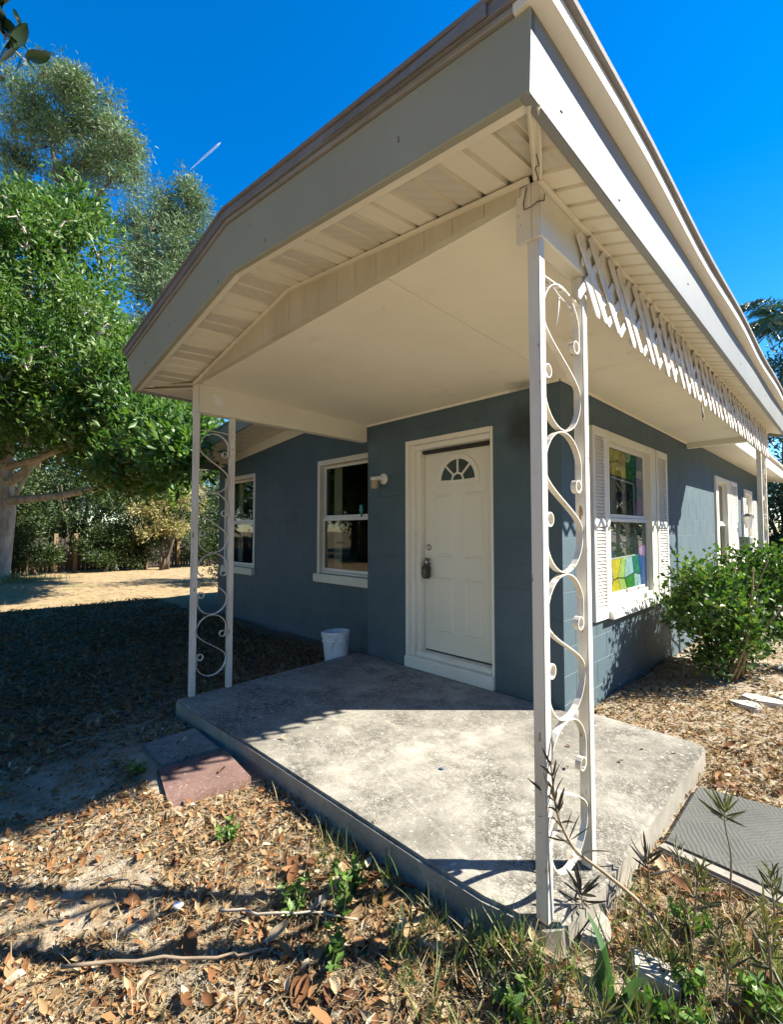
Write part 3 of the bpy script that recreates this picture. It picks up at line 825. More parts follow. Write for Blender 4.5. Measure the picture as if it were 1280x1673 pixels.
# single hung windows on the recessed wall ------------------------------------------------
def hung_window(x0, x1, z0, z1, y, parent):
    """window in a wall facing -Y at Y=y"""
    win = empty('window', (0, 0, 0), parent)
    b = MB(); t_ = .055
    b.box(x0, x0 + t_, y - .004, y + .13, z0, z1); b.box(x1 - t_, x1, y - .004, y + .13, z0, z1)
    b.box(x0 + t_, x1 - t_, y - .004, y + .13, z1 - t_ - .01, z1); b.box(x0 + t_, x1 - t_, y + .03, y + .13, z0, z0 + .03)
    b.build('frame', M['cream'], win, 0.004)
    b = MB(); b.box(x0 - .02, x1 + .02, y - .055, y + .03, z0 - .105, z0 - .002)
    b.build('sill', M['cream'], win, 0.008, seg=2)
    zm = z0 + (z1 - z0) * .475
    for (a, c, yy) in ((zm + .018, z1 - t_ - .012, y + .075), (z0 + .032, zm + .02, y + .055)):
        s_ = MB(); w_ = .028
        s_.box(x0 + t_, x0 + t_ + w_, yy, yy + .02, a, c); s_.box(x1 - t_ - w_, x1 - t_, yy, yy + .02, a, c)
        s_.box(x0 + t_ + w_, x1 - t_ - w_, yy, yy + .02, c - .036, c); s_.box(x0 + t_ + w_, x1 - t_ - w_, yy, yy + .02, a, a + .036)
        s_.build('sash', M['alu'], win, 0.003)
        box('pane', M['glass'], win, x0 + t_ + w_, x1 - t_ - w_, yy + .008, yy + .012, a + .036, c - .036, 0)
    cu = MB(); n = 14
    for i in range(n):
        xa = x0 + t_ + .02 + i * .16 / n
        cu.poly([(xa, y + .22 + .012 * math.sin(i * 1.4), z0), (xa + .16 / n, y + .22 + .012 * math.sin((i + 1) * 1.4), z0), (xa + .16 / n, y + .22 + .012 * math.sin((i + 1) * 1.4), z1), (xa, y + .22 + .012 * math.sin(i * 1.4), z1)])
    cu.build('curtain', M['curtain'], win)
    return win, zm
wn1, zm1 = hung_window(*W1, YL, H)
wn1['label'] = 'window nearer the door'
wn2, zm2 = hung_window(*W2, YL, H)
wn2['label'] = 'window farther from the door'
b = MB(); b.lathe((-2.62, YL + .060, zm1 + .022), [(0, 0), (.012, 0), (.010, .04), (.022, .06), (.03, .085), (.02, .11), (.026, .13), (0.0, .15)], 12)
o = b.build('ornament', M['teal'], None, smooth=True)
o.data.transform(Matrix.Translation((2.62, -(YL + .060), -(zm1 + .022)))); o.location = (2.62 * -1, YL + .060, zm1 + .022)
tag(o, 'small teal ornament standing on the middle rail of the window near the door', 'ornament')

# side windows -----------------------------------------------------------------------------
def side_window(y0, y1, z0, z1, parent, gl=(0.11, 0.19)):
    win = empty('window', (0, 0, 0), parent)
    b = MB(); t0, t1 = gl
    b.box(-.12, .028, y0, y0 + t0 - .03, z0, z1); b.box(-.12, .028, y1 - t1 + .03, y1, z0, z1)
    b.box(-.12, .026, y0 + t0 - .03, y1 - t1 + .03, z1 - .075, z1); b.box(-.12, .020, y0 + t0 - .03, y1 - t1 + .03, z0, z0 + .07)
    b.build('frame', M['cream'], win, 0.004)
    ya, yb = y0 + t0 - .03, y1 - t1 + .03
    za, zb = z0 + .07, z1 - .075
    zm = 1.425
    for a, c, xx in ((zm - .002, zb, -.055), (za, zm - .004, -.035)):
        s_ = MB(); w_ = .03
        s_.box(xx, xx + .022, ya, ya + w_, a, c); s_.box(xx, xx + .022, yb - w_, yb, a, c)
        s_.box(xx, xx + .022, ya + w_, yb - w_, c - .034, c); s_.box(xx, xx + .022, ya + w_, yb - w_, a, a + .034)
        s_.build('sash', M['alu'], win, 0.003)
        box('pane', M['glass'], win, xx + .008, xx + .012, ya + w_, yb - w_, a + .034, c - .034, 0)
    return win, ya + .03, yb - .03, za + .034, zb - .034, zm
win, ya, yb, za, zb, zm = side_window(WS[0], WS[1], WS[2], WS[3], H)
win['label'] = 'side window with stained glass film behind its panes'
b = MB()
b.hexa([(-.02, .795, .555), (.075, .795, .555), (.075, 2.215, .555), (-.02, 2.215, .555), (-.02, .795, .655), (.055, .795, .625), (.055, 2.215, .625), (-.02, 2.215, .655)])
b.build('sill', M['trim'], win, 0.006, seg=2)
# coloured film pieces right behind the glass, with dark lead lines between
FM = 1.9
cols = {'red': (0.20, 0.012, 0.03), 'yellow': (0.40, 0.30, 0.03), 'gold': (0.33, 0.20, 0.02), 'green': (0.03, 0.15, 0.03), 'teal': (0.015, 0.13, 0.11), 'blue': (0.02, 0.06, 0.22),
        'violet': (0.14, 0.07, 0.20), 'navy': (0.015, 0.03, 0.075), 'lilac': (0.34, 0.26, 0.32), 'paleg': (0.26, 0.33, 0.10), 'paleblue': (0.22, 0.33, 0.42), 'clear': (0.010, 0.013, 0.012), 'night': (0.016, 0.03, 0.034)}
film = {k: mat_film(k, tuple(min(.75, c * (FM if k not in ('night', 'clear') else 1)) for c in v)) for k, v in cols.items()}
def glass_poly(uv, key, z_lo, z_hi, x):
    cu = sum(p[0] for p in uv) / len(uv); cv = sum(p[1] for p in uv) / len(uv)
    pts = []
    for u, v in uv:
        du, dv = u - cu, v - cv
        L = math.hypot(du, dv); k = max(.6, 1 - .010 / max(L, .02))
        pts.append((x, ya + (cu + du * k) * (yb - ya), z_lo + (cv + dv * k) * (z_hi - z_lo)))
    b = MB(); b.prism(pts, (-.002, 0, 0)); b.build('glass_piece', film[key], win)
UP = [([(0, 1), (.10, 1), (.16, .62), (.02, .58), (0, .6)], 'red'), ([(.02, .58), (.17, .62), (.17, .0), (.0, .0), (0, .56)], 'red'),
      ([(.10, 1), (.30, 1), (.22, .80), (.13, .78)], 'yellow'), ([(.13, .78), (.22, .80), (.20, .60), (.16, .62)], 'gold'), ([(.30, 1), (.46, 1), (.35, .82), (.22, .80)], 'yellow'),
      ([(.22, .80), (.35, .82), (.30, .60), (.20, .60)], 'yellow'), ([(.46, 1), (.55, 1), (.56, .78), (.35, .82)], 'gold'), ([(.35, .82), (.56, .78), (.58, .58), (.30, .60)], 'yellow'),
      ([(.55, 1), (.72, 1), (.68, .80), (.56, .78)], 'green'), ([(.56, .78), (.68, .80), (.74, .58), (.58, .58)], 'green'), ([(.72, 1), (.86, 1), (.82, .70), (.68, .80)], 'teal'), ([(.68, .80), (.82, .70), (.80, .50), (.74, .58)], 'teal'),
      ([(.86, 1), (1, 1), (1, .78), (.84, .76)], 'blue'), ([(.84, .76), (1, .78), (1, .62), (.82, .64)], 'lilac'), ([(.82, .64), (1, .62), (1, .44), (.80, .50)], 'violet'),
      ([(.76, .50), (.80, .50), (.88, .30), (.76, .2)], 'teal'), ([(.80, .50), (1, .44), (1, .3), (.88, .30)], 'blue'), ([(.76, .2), (.88, .30), (1, .3), (1, 0), (.76, 0)], 'violet'),
      ([(.20, .565), (.75, .52), (.75, .0), (.20, .0)], 'night')]
LO = [([(0, 1), (1, 1), (1, .66), (0, .62)], 'night'), ([(0, .62), (.18, .63), (.2, .5), (0, .47)], 'navy'), ([(.18, .63), (.5, .64), (.5, .52), (.2, .5)], 'night'), ([(.5, .64), (.8, .65), (.78, .53), (.5, .52)], 'night'), ([(.8, .65), (1, .66), (1, .45), (.78, .53)], 'violet'),
      ([(0, .47), (.12, .48), (.16, .2), (.05, 0), (0, 0)], 'lilac'), ([(.12, .48), (.36, .50), (.26, .22), (.16, .2)], 'yellow'), ([(.16, .2), (.26, .22), (.34, 0), (.05, 0)], 'yellow'),
      ([(.36, .50), (.46, .50), (.42, .2), (.26, .22)], 'paleg'), ([(.26, .22), (.42, .2), (.5, 0), (.34, 0)], 'paleg'), ([(.46, .50), (.62, .52), (.66, .25), (.42, .2)], 'paleblue'), ([(.42, .2), (.66, .25), (.68, 0), (.5, 0)], 'green'),
      ([(.62, .52), (.78, .53), (.84, .22), (.66, .25)], 'teal'), ([(.66, .25), (.84, .22), (.86, 0), (.68, 0)], 'paleblue'), ([(.78, .53), (1, .45), (1, .0), (.86, 0), (.84, .22)], 'blue')]
for uv, k in UP: glass_poly(uv, k, zm + .03, zb, -.052)
for uv, k in LO: glass_poly(uv, k, za, zm - .036, -.032)
b = MB()   # lead came sheet behind the pieces
b.box(-.0585, -.0555, ya - .01, yb + .01, zm - .01, zb + .01); b.box(-.038, -.0352, ya - .01, yb + .01, za - .01, zm - .02)
b.build('lead_backing', M['dark'], win)
b = MB()
def bar_yz(y_a, z_a, y_b, z_b, x, w_=.008):
    d = Vector((0, y_b - y_a, z_b - z_a)).normalized(); q = Vector((0, -d.z, d.y)) * w_ / 2
    b.prism([(x, y_a + q.y, z_a + q.z), (x, y_b + q.y, z_b + q.z), (x, y_b - q.y, z_b - q.z), (x, y_a - q.y, z_a - q.z)], (.002, 0, 0))
L_ = yb - ya; hu = zb - zm - .03
for u0, v0, u1, v1 in ((.2, .565, .75, .52), (.2, .565, .2, .02), (.75, .52, .75, .02)):
    bar_yz(ya + u0 * L_, zm + .03 + v0 * hu, ya + u1 * L_, zm + .03 + v1 * hu, -.0515, .014)
bar_yz(ya + .08 * L_, za + .49 * (zm - .036 - za), ya + .7 * L_, za + .515 * (zm - .036 - za), -.0315, .014)
b.build('pale_border', M['alu'], win)
b = MB(); b.box(-.025, -.012, ya + .02, ya + .40 * L_, za + .008, za + .030); b.box(-.025, -.012, ya + .44 * L_, ya + .9 * L_, za + .010, za + .034); b.build('sash_lift', M['alu'], win, .003)

def shutter(y0, y1, z0, z1, parent, pitch=.0275):
    sh = empty('shutter', (0, 0, 0), parent)
    b = MB(); s_ = .045
    b.box(0.004, .036, y0, y0 + s_, z0, z1); b.box(0.004, .036, y1 - s_, y1, z0, z1)
    b.box(0.004, .036, y0 + s_, y1 - s_, z1 - .07, z1); b.box(0.004, .036, y0 + s_, y1 - s_, z0, z0 + .09); b.box(0.004, .036, y0 + s_, y1 - s_, (z0 + z1) / 2 - .03, (z0 + z1) / 2 + .03)
    b.box(0.003, .010, y0 + s_, y1 - s_, z0 + .08, z1 - .06)
    b.build('frame', M['shutter'], sh, 0.003)
    l = MB()
    for a, c in ((z0 + .09, (z0 + z1) / 2 - .03), ((z0 + z1) / 2 + .03, z1 - .07)):
        k = int((c - a) / pitch)
        for i in range(k):
            z = a + (c - a) * (i + .5) / k
            l.hexa([(.011, y0 + s_, z + .006), (.032, y0 + s_, z - .010), (.032, y1 - s_, z - .010), (.011, y1 - s_, z + .006),
                    (.011, y0 + s_, z + .010), (.032, y0 + s_, z - .005), (.032, y1 - s_, z - .005), (.011, y1 - s_, z + .010)])
    l.build('louvres', M['shutter'], sh)['kind'] = 'stuff'
    return sh
shutter(0.508, 0.795, 0.565, 2.172, H)
shutter(2.215, 2.60, 0.56, 2.175, H)
win2, *_r = side_window(*WS2, H, (0.20, 0.26))
shutter(6.36, 6.95, 0.60, 2.16, H)
shutter(7.55, 7.84, 0.55, 1.95, H)
shutter(8.76, 9.15, 0.55, 1.95, H)
b = MB(); b.box(-.10, -.05, WS3[0], WS3[1], 0, WS3[3]); b.box(-.05, .02, WS3[0], WS3[0] + .08, 0, WS3[3]); b.box(-.05, .02, WS3[1] - .08, WS3[1], 0, WS3[3]); b.box(-.05, .018, WS3[0] + .08, WS3[1] - .08, WS3[3] - .08, WS3[3])
o = b.build('door', M['trim'], H, .004); o['label'] = 'white side door far down the wall'
# electric box and lantern on the side wall
b = MB(); b.box(0.004, .17, 7.10, 7.42, 0.86, 1.20); o = b.build('meter_box', M['greybox'], H, .012, seg=2)
b = MB(); b.tube([(.05, 7.26, .86), (.05, 7.26, .0)], .035, 10); b.build('conduit', M['alu'], o)
b = MB(); b.lathe((.16, 7.12, 1.36), [(.0, 0), (.05, .0), (.085, .20), (.085, .205), (.03, .26)], 12); b.tube([(.0, 7.12, 1.5), (.10, 7.12, 1.6), (.16, 7.12, 1.62)], .012, 6)
o = b.build('lantern', M['alu'], H)
b = MB(); b.lathe((.16, 7.12, 1.565), [(.11, 0), (.02, .06), (0, .08)], 12); b.build('cap', M['dark'], o)

# ---------------------------------------------------------------- porch ceiling, beams, gable infill
CE0, CE1 = 2.44, 2.497                       # ceiling height at the door wall and at the front
def ceil_z(y): return CE0 if y >= 0 else CE0 + (CE1 - CE0) * min(1, -y / 1.84)
cl = empty('ceiling', (0, 0, 0), H)
def ceil_panel(x0, x1, y0, y1):
    b = MB(); g_ = .0022
    b.hexa([(x0 + g_, y0 + g_, ceil_z(y0)), (x1 - g_, y0 + g_, ceil_z(y0)), (x1 - g_, y1 - g_, ceil_z(y1)), (x0 + g_, y1 - g_, ceil_z(y1)),
            (x0 + g_, y0 + g_, ceil_z(y0) + .01), (x1 - g_, y0 + g_, ceil_z(y0) + .01), (x1 - g_, y1 - g_, ceil_z(y1) + .01), (x0 + g_, y1 - g_, ceil_z(y1) + .01)])
    b.build('panel', M['ceiling'], cl, .0015)
for x0, x1 in ((-2.166, -1.20), (-1.20, 0.0), (0.0, .722)):
    ceil_panel(x0, x1, -1.80, -0.002)
for y0, y1 in ((0.0, 1.22), (1.22, 2.44), (2.44, 3.60)): ceil_panel(0.003, .722, y0, y1)
b = MB()
b.hexa([(-2.17, -1.80, CE1 + .013), (.73, -1.80, CE1 + .013), (.73, 0, CE0 + .013), (-2.17, 0, CE0 + .013), (-2.17, -1.80, CE1 + .03), (.73, -1.80, CE1 + .03), (.73, 0, CE0 + .03), (-2.17, 0, CE0 + .03)])
b.box(.0, .73, 0.001, 3.6, CE0 + .013, CE0 + .03); b.build('ceiling_backing', M['ceiling'], H)
b = MB(); b.box(-2.16, -.0, -.016, -.002, CE0 - .018, CE0 + .004); b.box(.003, .016, 0.0, 3.58, CE0 - .016, CE0 + .004); b.build('ceiling_moulding', M['ceiling'], H, .003)
box('side_beam', M['cream'], H, .722, .785, -1.815, 4.02, 2.335, 2.528, 0.005)
b = MB(); b.box(.700, .760, -1.829, -1.816, 2.325, 2.53); b.box(.762, .789, -1.832, -1.816, 2.322, 2.526); b.build('beam_end_board', M['post'], H, .003)
box('left_beam', M['cream'], H, -2.255, -2.166, -1.815, -0.003, 2.262, 2.497, 0.005)
b = MB(); b.box(-2.262, -2.214, -1.830, -1.816, 2.25, 2.50); b.box(-2.212, -2.16, -1.827, -1.816, 2.256, 2.495); b.build('beam_end_board', M['post'], H, .003)
b = MB(); b.box(0.004, .719, 3.60, 3.68, 2.375, 2.47); b.build('cross_beam', M['cream'], H, .004)
# white arrow sticker on the left beam
b = MB()
ar = [(-.5, .5), (-.1, .5), (.12, .2), (.30, .42), (.5, -.05), (.5, -.5), (-.45, -.5), (-.25, -.22), (-.5, .02), (-.18, .02), (-.4, .28)]
b.prism([(-2.1655, -1.66 + u * .085, 2.385 + v * .085) for u, v in ar], (.0015, 0, 0)); b.build('white_arrow_sticker', M['white'], H)

# roof geometry -----------------------------------------------------------------------------
PKX = -0.80
def rake(x, zr, zp, zl, xr=.955, xl=-2.56):
    """height along the gable: right end, peak, left end"""
    return zp + (zr - zp) * (x - PKX) / (xr - PKX) if x >= PKX else zp + (zl - zp) * (x - PKX) / (xl - PKX)
YF = -2.20
roof = empty('roof', (0, 0, 0), H)
FB = lambda x: rake(x, 2.462, 2.690, 2.430)            # fascia bottom
FT = lambda x: rake(x, 2.672, 2.948, 2.705, .975, -2.62) # fascia top
IN = lambda x: rake(x, 2.535, 2.738, 2.502, .785, -2.21)  # soffit height at the infill
def fascia(p_bot, p_top, th, name='fascia', mat=None):
    b = MB()
    (a, c), (d, e) = p_bot, p_top
    T = Vector(th)
    A, Bv, D, E_ = (Vector(q) for q in (a, c, d, e))
    b.hexa([A, Bv, Bv + T, A + T, D, E_, E_ + T, D + T])
    return b.build(name, mat or M['fascia'], roof, .004)
YT = YF - .022
fascia(((PKX + .001, YF, FB(PKX)), (.955, YF, FB(.955))), ((PKX + .001, YT, FT(PKX)), (.975, YT, FT(.975))), (0, .03, 0), mat=M['fascia_front'])
fascia(((-2.56, YF, FB(-2.56)), (PKX - .001, YF, FB(PKX))), ((-2.62, YT, FT(-2.62)), (PKX - .001, YT, FT(PKX))), (0, .03, 0), mat=M['fascia_front'])
YE = 4.10                                              # back end of the porch roof on the right
o = fascia(((.955, YF + .001, 2.462), (.955, YE, 2.462)), ((.975, YT + .001, 2.672), (.975, YE, 2.672)), (-.03, 0, 0))
fascia(((-2.56, YF + .031, 2.43), (-2.56, -.32, 2.43)), ((-2.62, YT + .031, 2.705), (-2.62, -.32, 2.705)), (.03, 0, 0))
# drip edge strips and shingle layers above
def strip_front(y0, y1, dz0, dz1, xo, name, mat):
    for xa, xb in ((PKX, .975 + xo), (-2.62 - xo, PKX)):
        b = MB()
        b.hexa([(xa, y0, FT(xa) + dz0), (xb, y0, FT(xb) + dz0), (xb, y1, FT(xb) + dz0), (xa, y1, FT(xa) + dz0), (xa, y0, FT(xa) + dz1), (xb, y0, FT(xb) + dz1), (xb, y1, FT(xb) + dz1), (xa, y1, FT(xa) + dz1)])
        b.build(name, mat, roof, .002)
strip_front(YT - .012, YT + .10, .0015, .020, .001, 'drip_edge', M['drip'])
strip_front(YT - .024, YT + .10, .0215, .060, .010, 'metal_edge', M['felt'])
strip_front(YT - .034, YT + .10, .0615, .078, .024, 'shingle_edge', M['shingle'])
b = MB()   # lifted dark flashing flap near the corner
b.prism([(.10, YT - .026, FT(.1) + .022), (.86, YT - .030, FT(.86) + .020), (.86, YT - .030, FT(.86) + .058)], (0, -.006, 0)); b.build('flashing_flap', M['felt'], roof)
def side_strip(x0, x1, z0, z1, name, mat, wob=0.0):
    b = MB(); n = 24
    ys = [YT - .013 + (YE + .02 - YT) * i / n for i in range(n + 1)]
    for i in range(n):
        wa = wob * math.sin(ys[i] * 3.1) ; wb = wob * math.sin(ys[i + 1] * 3.1)
        b.hexa([(x0, ys[i], z0), (x1 + wa, ys[i], z0), (x1 + wb, ys[i + 1], z0), (x0, ys[i + 1], z0), (x0, ys[i], z1), (x1 + wa, ys[i], z1), (x1 + wb, ys[i + 1], z1), (x0, ys[i + 1], z1)])
    bb = b.build(name, mat, roof)
side_strip(.93, 1.022, 2.6735, 2.722, 'eave_trim', M['trim'], .006)
side_strip(.93, 1.040, 2.7235, 2.745, 'shingle_edge', M['shingle'], .004)
# decks
b = MB()
def deck(pts, th=.02): b.prism([(x, y, z - th) for x, y, z in pts], (0, 0, th))
zr, zp, zl = 2.745, FT(PKX) + .085, FT(-2.62) + .085
deck([(1.03, YT + .10, zr + .002), (1.03, YE, zr + .002), (PKX, YE, zp), (PKX, YT + .10, zp)]); deck([(PKX, YT + .10, zp), (PKX, .3, zp), (-2.64, .3, zl), (-2.64, YT + .10, zl)])
MRX, MZ = -3.70, 3.06                                   # main ridge
deck([(.50, 3.9, 2.635), (.50, 11.0, 2.635), (MRX, 11.0, MZ), (MRX, 3.9, MZ)]); deck([(-.35, .3, 2.72), (-.35, 3.899, 2.72), (MRX, 3.899, MZ), (MRX, .3, MZ)])
deck([(-2.66, -.33, 2.945), (-2.66, .299, 2.945), (MRX, .299, MZ), (MRX, -.33, MZ)]); deck([(MRX, -.33, MZ), (MRX, 11, MZ), (-6.62, 11, 2.635), (-6.62, -.33, 2.635)])
b.build('roof_deck', M['shingle'], roof)
b = MB()                                                # gable walls closing the attic, hidden ends
b.prism([(.93, YE - .02, 2.47), (.93, YE - .02, 2.71), (PKX, YE - .02, 3.0), (PKX, YE - .02, 2.60)], (0, .012, 0)); b.build('gable_end', M['fascia'], roof)
# main house fascias
def mrz(x, zr_=2.40, zp_=2.80): return zp_ + (zr_ - zp_) * abs(x - MRX) / 4.2
for xa, xb in ((-6.62, MRX), (MRX + .002, -2.60)):
    fascia(((xa, -.30, mrz(xa)), (xb, -.30, mrz(xb))), ((xa, -.32, mrz(xa) + .215), (xb, -.32, mrz(xb) + .215)), (0, .03, 0))
fascia(((.46, 3.78, 2.415), (.46, 11, 2.415)), ((.475, 3.78, 2.60), (.475, 11, 2.60)), (-.03, 0, 0), mat=M['trim'])
b = MB(); b.box(.44, .515, 3.76, 11, 2.602, 2.632); b.build('eave_trim', M['trim'], roof, .003)
fascia(((-6.60, -.26, 2.40), (-6.60, 11, 2.40)), ((-6.62, -.26, 2.62), (-6.62, 11, 2.62)), (.03, 0, 0))
# gable infill of the porch: long tapering panel over the ceiling edge
b = MB()
xs = [-2.21, PKX, .72]
pts = [(-2.21, -1.835, CE1 - .002), (.72, -1.835, CE1 + .003), (.72, -1.835, IN(.72)), (PKX, -1.835, IN(PKX)), (-2.21, -1.835, IN(-2.21) + .004)]
b.prism([(x_, y_ + .006, z_) for x_, y_, z_ in pts], (0, .030, 0)); gi = b.build('gable_infill', M['infill'], H, .002)
xb_ = .72
while xb_ > -2.16:
    xa_ = xb_ - .152
    ends = sorted({max(xa_, -2.205), xb_} | ({PKX} if xa_ < PKX < xb_ else set()))
    low = [(q, -1.835, CE1 + .001) for q in (ends[0] + .0012, ends[-1] - .0012)]
    top_ = [(min(max(q, ends[0] + .0012), ends[-1] - .0012), -1.835, max(IN(q), CE1 + .004)) for q in ends[::-1]]
    bb = MB(); bb.prism(low + top_, (0, .0055, 0)); bb.build('board', M['infill'], gi)
    xb_ = xa_
for xa, xb in ((-2.2, PKX), (PKX, .76)):
    b = MB(); b.hexa([(xa, -1.852, IN(xa) - .016), (xb, -1.852, IN(xb) - .016), (xb, -1.8352, IN(xb) - .016), (xa, -1.8352, IN(xa) - .016), (xa, -1.852, IN(xa) - .002), (xb, -1.852, IN(xb) - .002), (xb, -1.8352, IN(xb) - .002), (xa, -1.8352, IN(xa) - .002)])
    b.build('soffit_channel', M['soffit'], H)
for xa, xb in ((-2.54, PKX), (PKX, .94)):
    b = MB(); b.hexa([(xa, YF + .03, FB(xa) + .004), (xb, YF + .03, FB(xb) + .004), (xb, YF + .062, FB(xb) + .006), (xa, YF + .062, FB(xa) + .006), (xa, YF + .03, FB(xa) + .020), (xb, YF + .03, FB(xb) + .020), (xb, YF + .062, FB(xb) + .020), (xa, YF + .062, FB(xa) + .020)])
    b.build('soffit_channel', M['soffit'], H)

# soffit panels: three 10 cm boards each with a groove, every second one vented -------------
sof = empty('soffit', (0, 0, 0), H)
def front_z(x, y):
    k = min(1, max(0, (y - (YF + .03)) / (-1.84 - (YF + .03))))
    a = FB(max(min(x, .955), -2.56)) + .018
    c = rake(x, 2.522, 2.738, 2.468)
    return a + (c - a) * k
def soffit_panel(strips, vent):
    """strips: list of quads (outer0, outer1, inner1, inner0) seen from below"""
    b = MB()
    for si, (o0, o1, i1, i0) in enumerate(strips):
        o0, o1, i1, i0 = (Vector(q) for q in (o0, o1, i1, i0))
        def at(u, v): return (o0.lerp(o1, u)).lerp(i0.lerp(i1, u), v)
        up = Vector((0, 0, .018)); n_ = .10
        prof = [(0, .0), (.78, .0), (.81, 1.0), (.97, 1.0), (1.0, 0)]
        for (u0, h0), (u1, h1) in zip(prof[:-1], prof[1:]):
            b.poly([at(u0, 0) + up * h0, at(u1, 0) + up * h1, at(u1, 1) + up * h1, at(u0, 1) + up * h0], 1 if (vent and u0 == 0) else 0)
    return b.build('panel', [M['soffit'], M['vent']], sof, keep=True)
x = .955
pi = 0
xs_list = []
SW = .112
strips = []; pn = 0
while x > -2.54:
    xn = max(x - SW, -2.54)
    for br in (.785, -2.23):
        if xn < br - 1e-4 < x - 2e-4: xn = br
    def inner(xx):
        if xx > .785:      # mitre from (.785,-1.84) to (.955,-2.17)
            return -1.84 + (YF + .03 + 1.84) * (xx - .785) / (.955 - .785)
        if xx < -2.23:
            return -1.84 + (YF + .03 + 1.84) * (-2.23 - xx) / (2.56 - 2.23)
        return -1.84
    yo = YF + .03
    q = [(x, yo, front_z(x, yo)), (xn, yo, front_z(xn, yo)), (xn, inner(xn), front_z(xn, inner(xn))), (x, inner(x), front_z(x, inner(x)))]
    strips.append(q)
    if len(strips) == 2 or xn <= -2.539:
        soffit_panel(strips, pn % 2 == 0); strips = []; pn += 1
    x = xn
# right eave
strips = []; pn = 0; y = YF + .03
def eave_z(x): return 2.526 + (2.474 - 2.526) * (x - .785) / (.955 - .785)
while y < 4.0:
    yn = y + SW
    if y < -1.841 and yn > -1.84: yn = -1.84
    def innx(yy): return .785 if yy > -1.84 else .785 + (.955 - .785) * (-1.84 - yy) / (-1.84 - (YF + .03))
    q = [(.93, y, eave_z(.93)), (.93, yn, eave_z(.93)), (innx(yn), yn, eave_z(innx(yn))), (innx(y), y, eave_z(innx(y)))]
    if innx(y) > .93: q[3] = q[0]
    strips.append(q[::-1])
    if len(strips) == 3 or yn >= 4.0:
        soffit_panel([(s_[3], s_[2], s_[1], s_[0]) for s_ in strips], pn < 1); strips = []; pn += 1
    y = yn
# left eave of the porch
b = MB(); b.poly([(-2.23, -1.84, 2.468), (-2.23, -.3, 2.468), (-2.54, -.3, 2.448), (-2.54, YF + .03, 2.448)]); b.build('panel', M['soffit'], sof)
b = MB(); b.poly([(.94, YF + .04, 2.500), (.94, 4.0, 2.500), (.78, 4.0, 2.548), (.78, -1.84, 2.548)])
for xa, xb in ((-2.54, PKX), (PKX, .94)): b.poly([(xa, YF + .032, FB(xa) + .040), (xb, YF + .032, FB(xb) + .040), (xb, -1.80, IN(xb) + .03), (xa, -1.80, IN(xa) + .03)])
b.poly([(-2.20, -1.84, 2.50), (-2.20, -.3, 2.50), (-2.54, -.3, 2.475), (-2.54, YF + .032, 2.475)])
b.build('soffit_backing', M['soffit'], sof, keep=True)
# mitre trim at the corner
b = MB(); b.tube([(.782, -1.842, 2.519), (.935, YF + .035, 2.462)], .007, 4); b.tube([(.800, -1.838, 2.517), (.953, YF + .055, 2.464)], .007, 4); b.hexa([(.782, -1.842, 2.522), (.80, -1.838, 2.520), (.953, YF + .055, 2.466), (.935, YF + .035, 2.466), (.782, -1.842, 2.526), (.80, -1.838, 2.526), (.953, YF + .055, 2.472), (.935, YF + .035, 2.472)]); b.build('mitre_trim', M['soffit'], sof)
box('soffit_channel', M['soffit'], H, .7855, .803, -1.83, 4.0, 2.509, 2.522, .002)
# main house front soffit (left) and side soffit (far right)
x = -6.58; k = 0
while x < -2.62:
    xn = min(x + .305, -2.60); s_ = []
    for i in range(3):
        a = x + (xn - x) * i / 3; c = x + (xn - x) * (i + 1) / 3
        s_.append([(c, -.27, mrz(c) + .02), (a, -.27, mrz(a) + .02), (a, YL, mrz(a) + .0), (c, YL, mrz(c) + .0)])
    soffit_panel(s_, False); x = xn
y = 3.69
while y < 10.9:
    yn = y + .305; s_ = []
    for i in range(3):
        a = y + .305 * i / 3; c = y + .305 * (i + 1) / 3
        s_.append([(.43, a, 2.43), (.43, c, 2.43), (.0, c, 2.50), (.0, a, 2.50)])
    soffit_panel(s_, False); y = yn
# frieze board of the recessed wall
b = MB()
for xa, xb in ((-6.38, MRX), (MRX, -2.17)):
    b.hexa([(xa, YL - .022, mrz(xa) - .13 - (.03 if xa > -5 else .0)), (xb, YL - .022, mrz(xb) - .16 - (0 if xb > -3 else .0)), (xb, YL - .002, mrz(xb) - .16), (xa, YL - .002, mrz(xa) - .13 - (.03 if xa > -5 else 0)), (xa, YL - .022, mrz(xa) - .004), (xb, YL - .022, mrz(xb) - .004), (xb, YL - .002, mrz(xb) - .004), (xa, YL - .002, mrz(xa) - .004)])
b.build('frieze_board', M['cream'], H, .002)

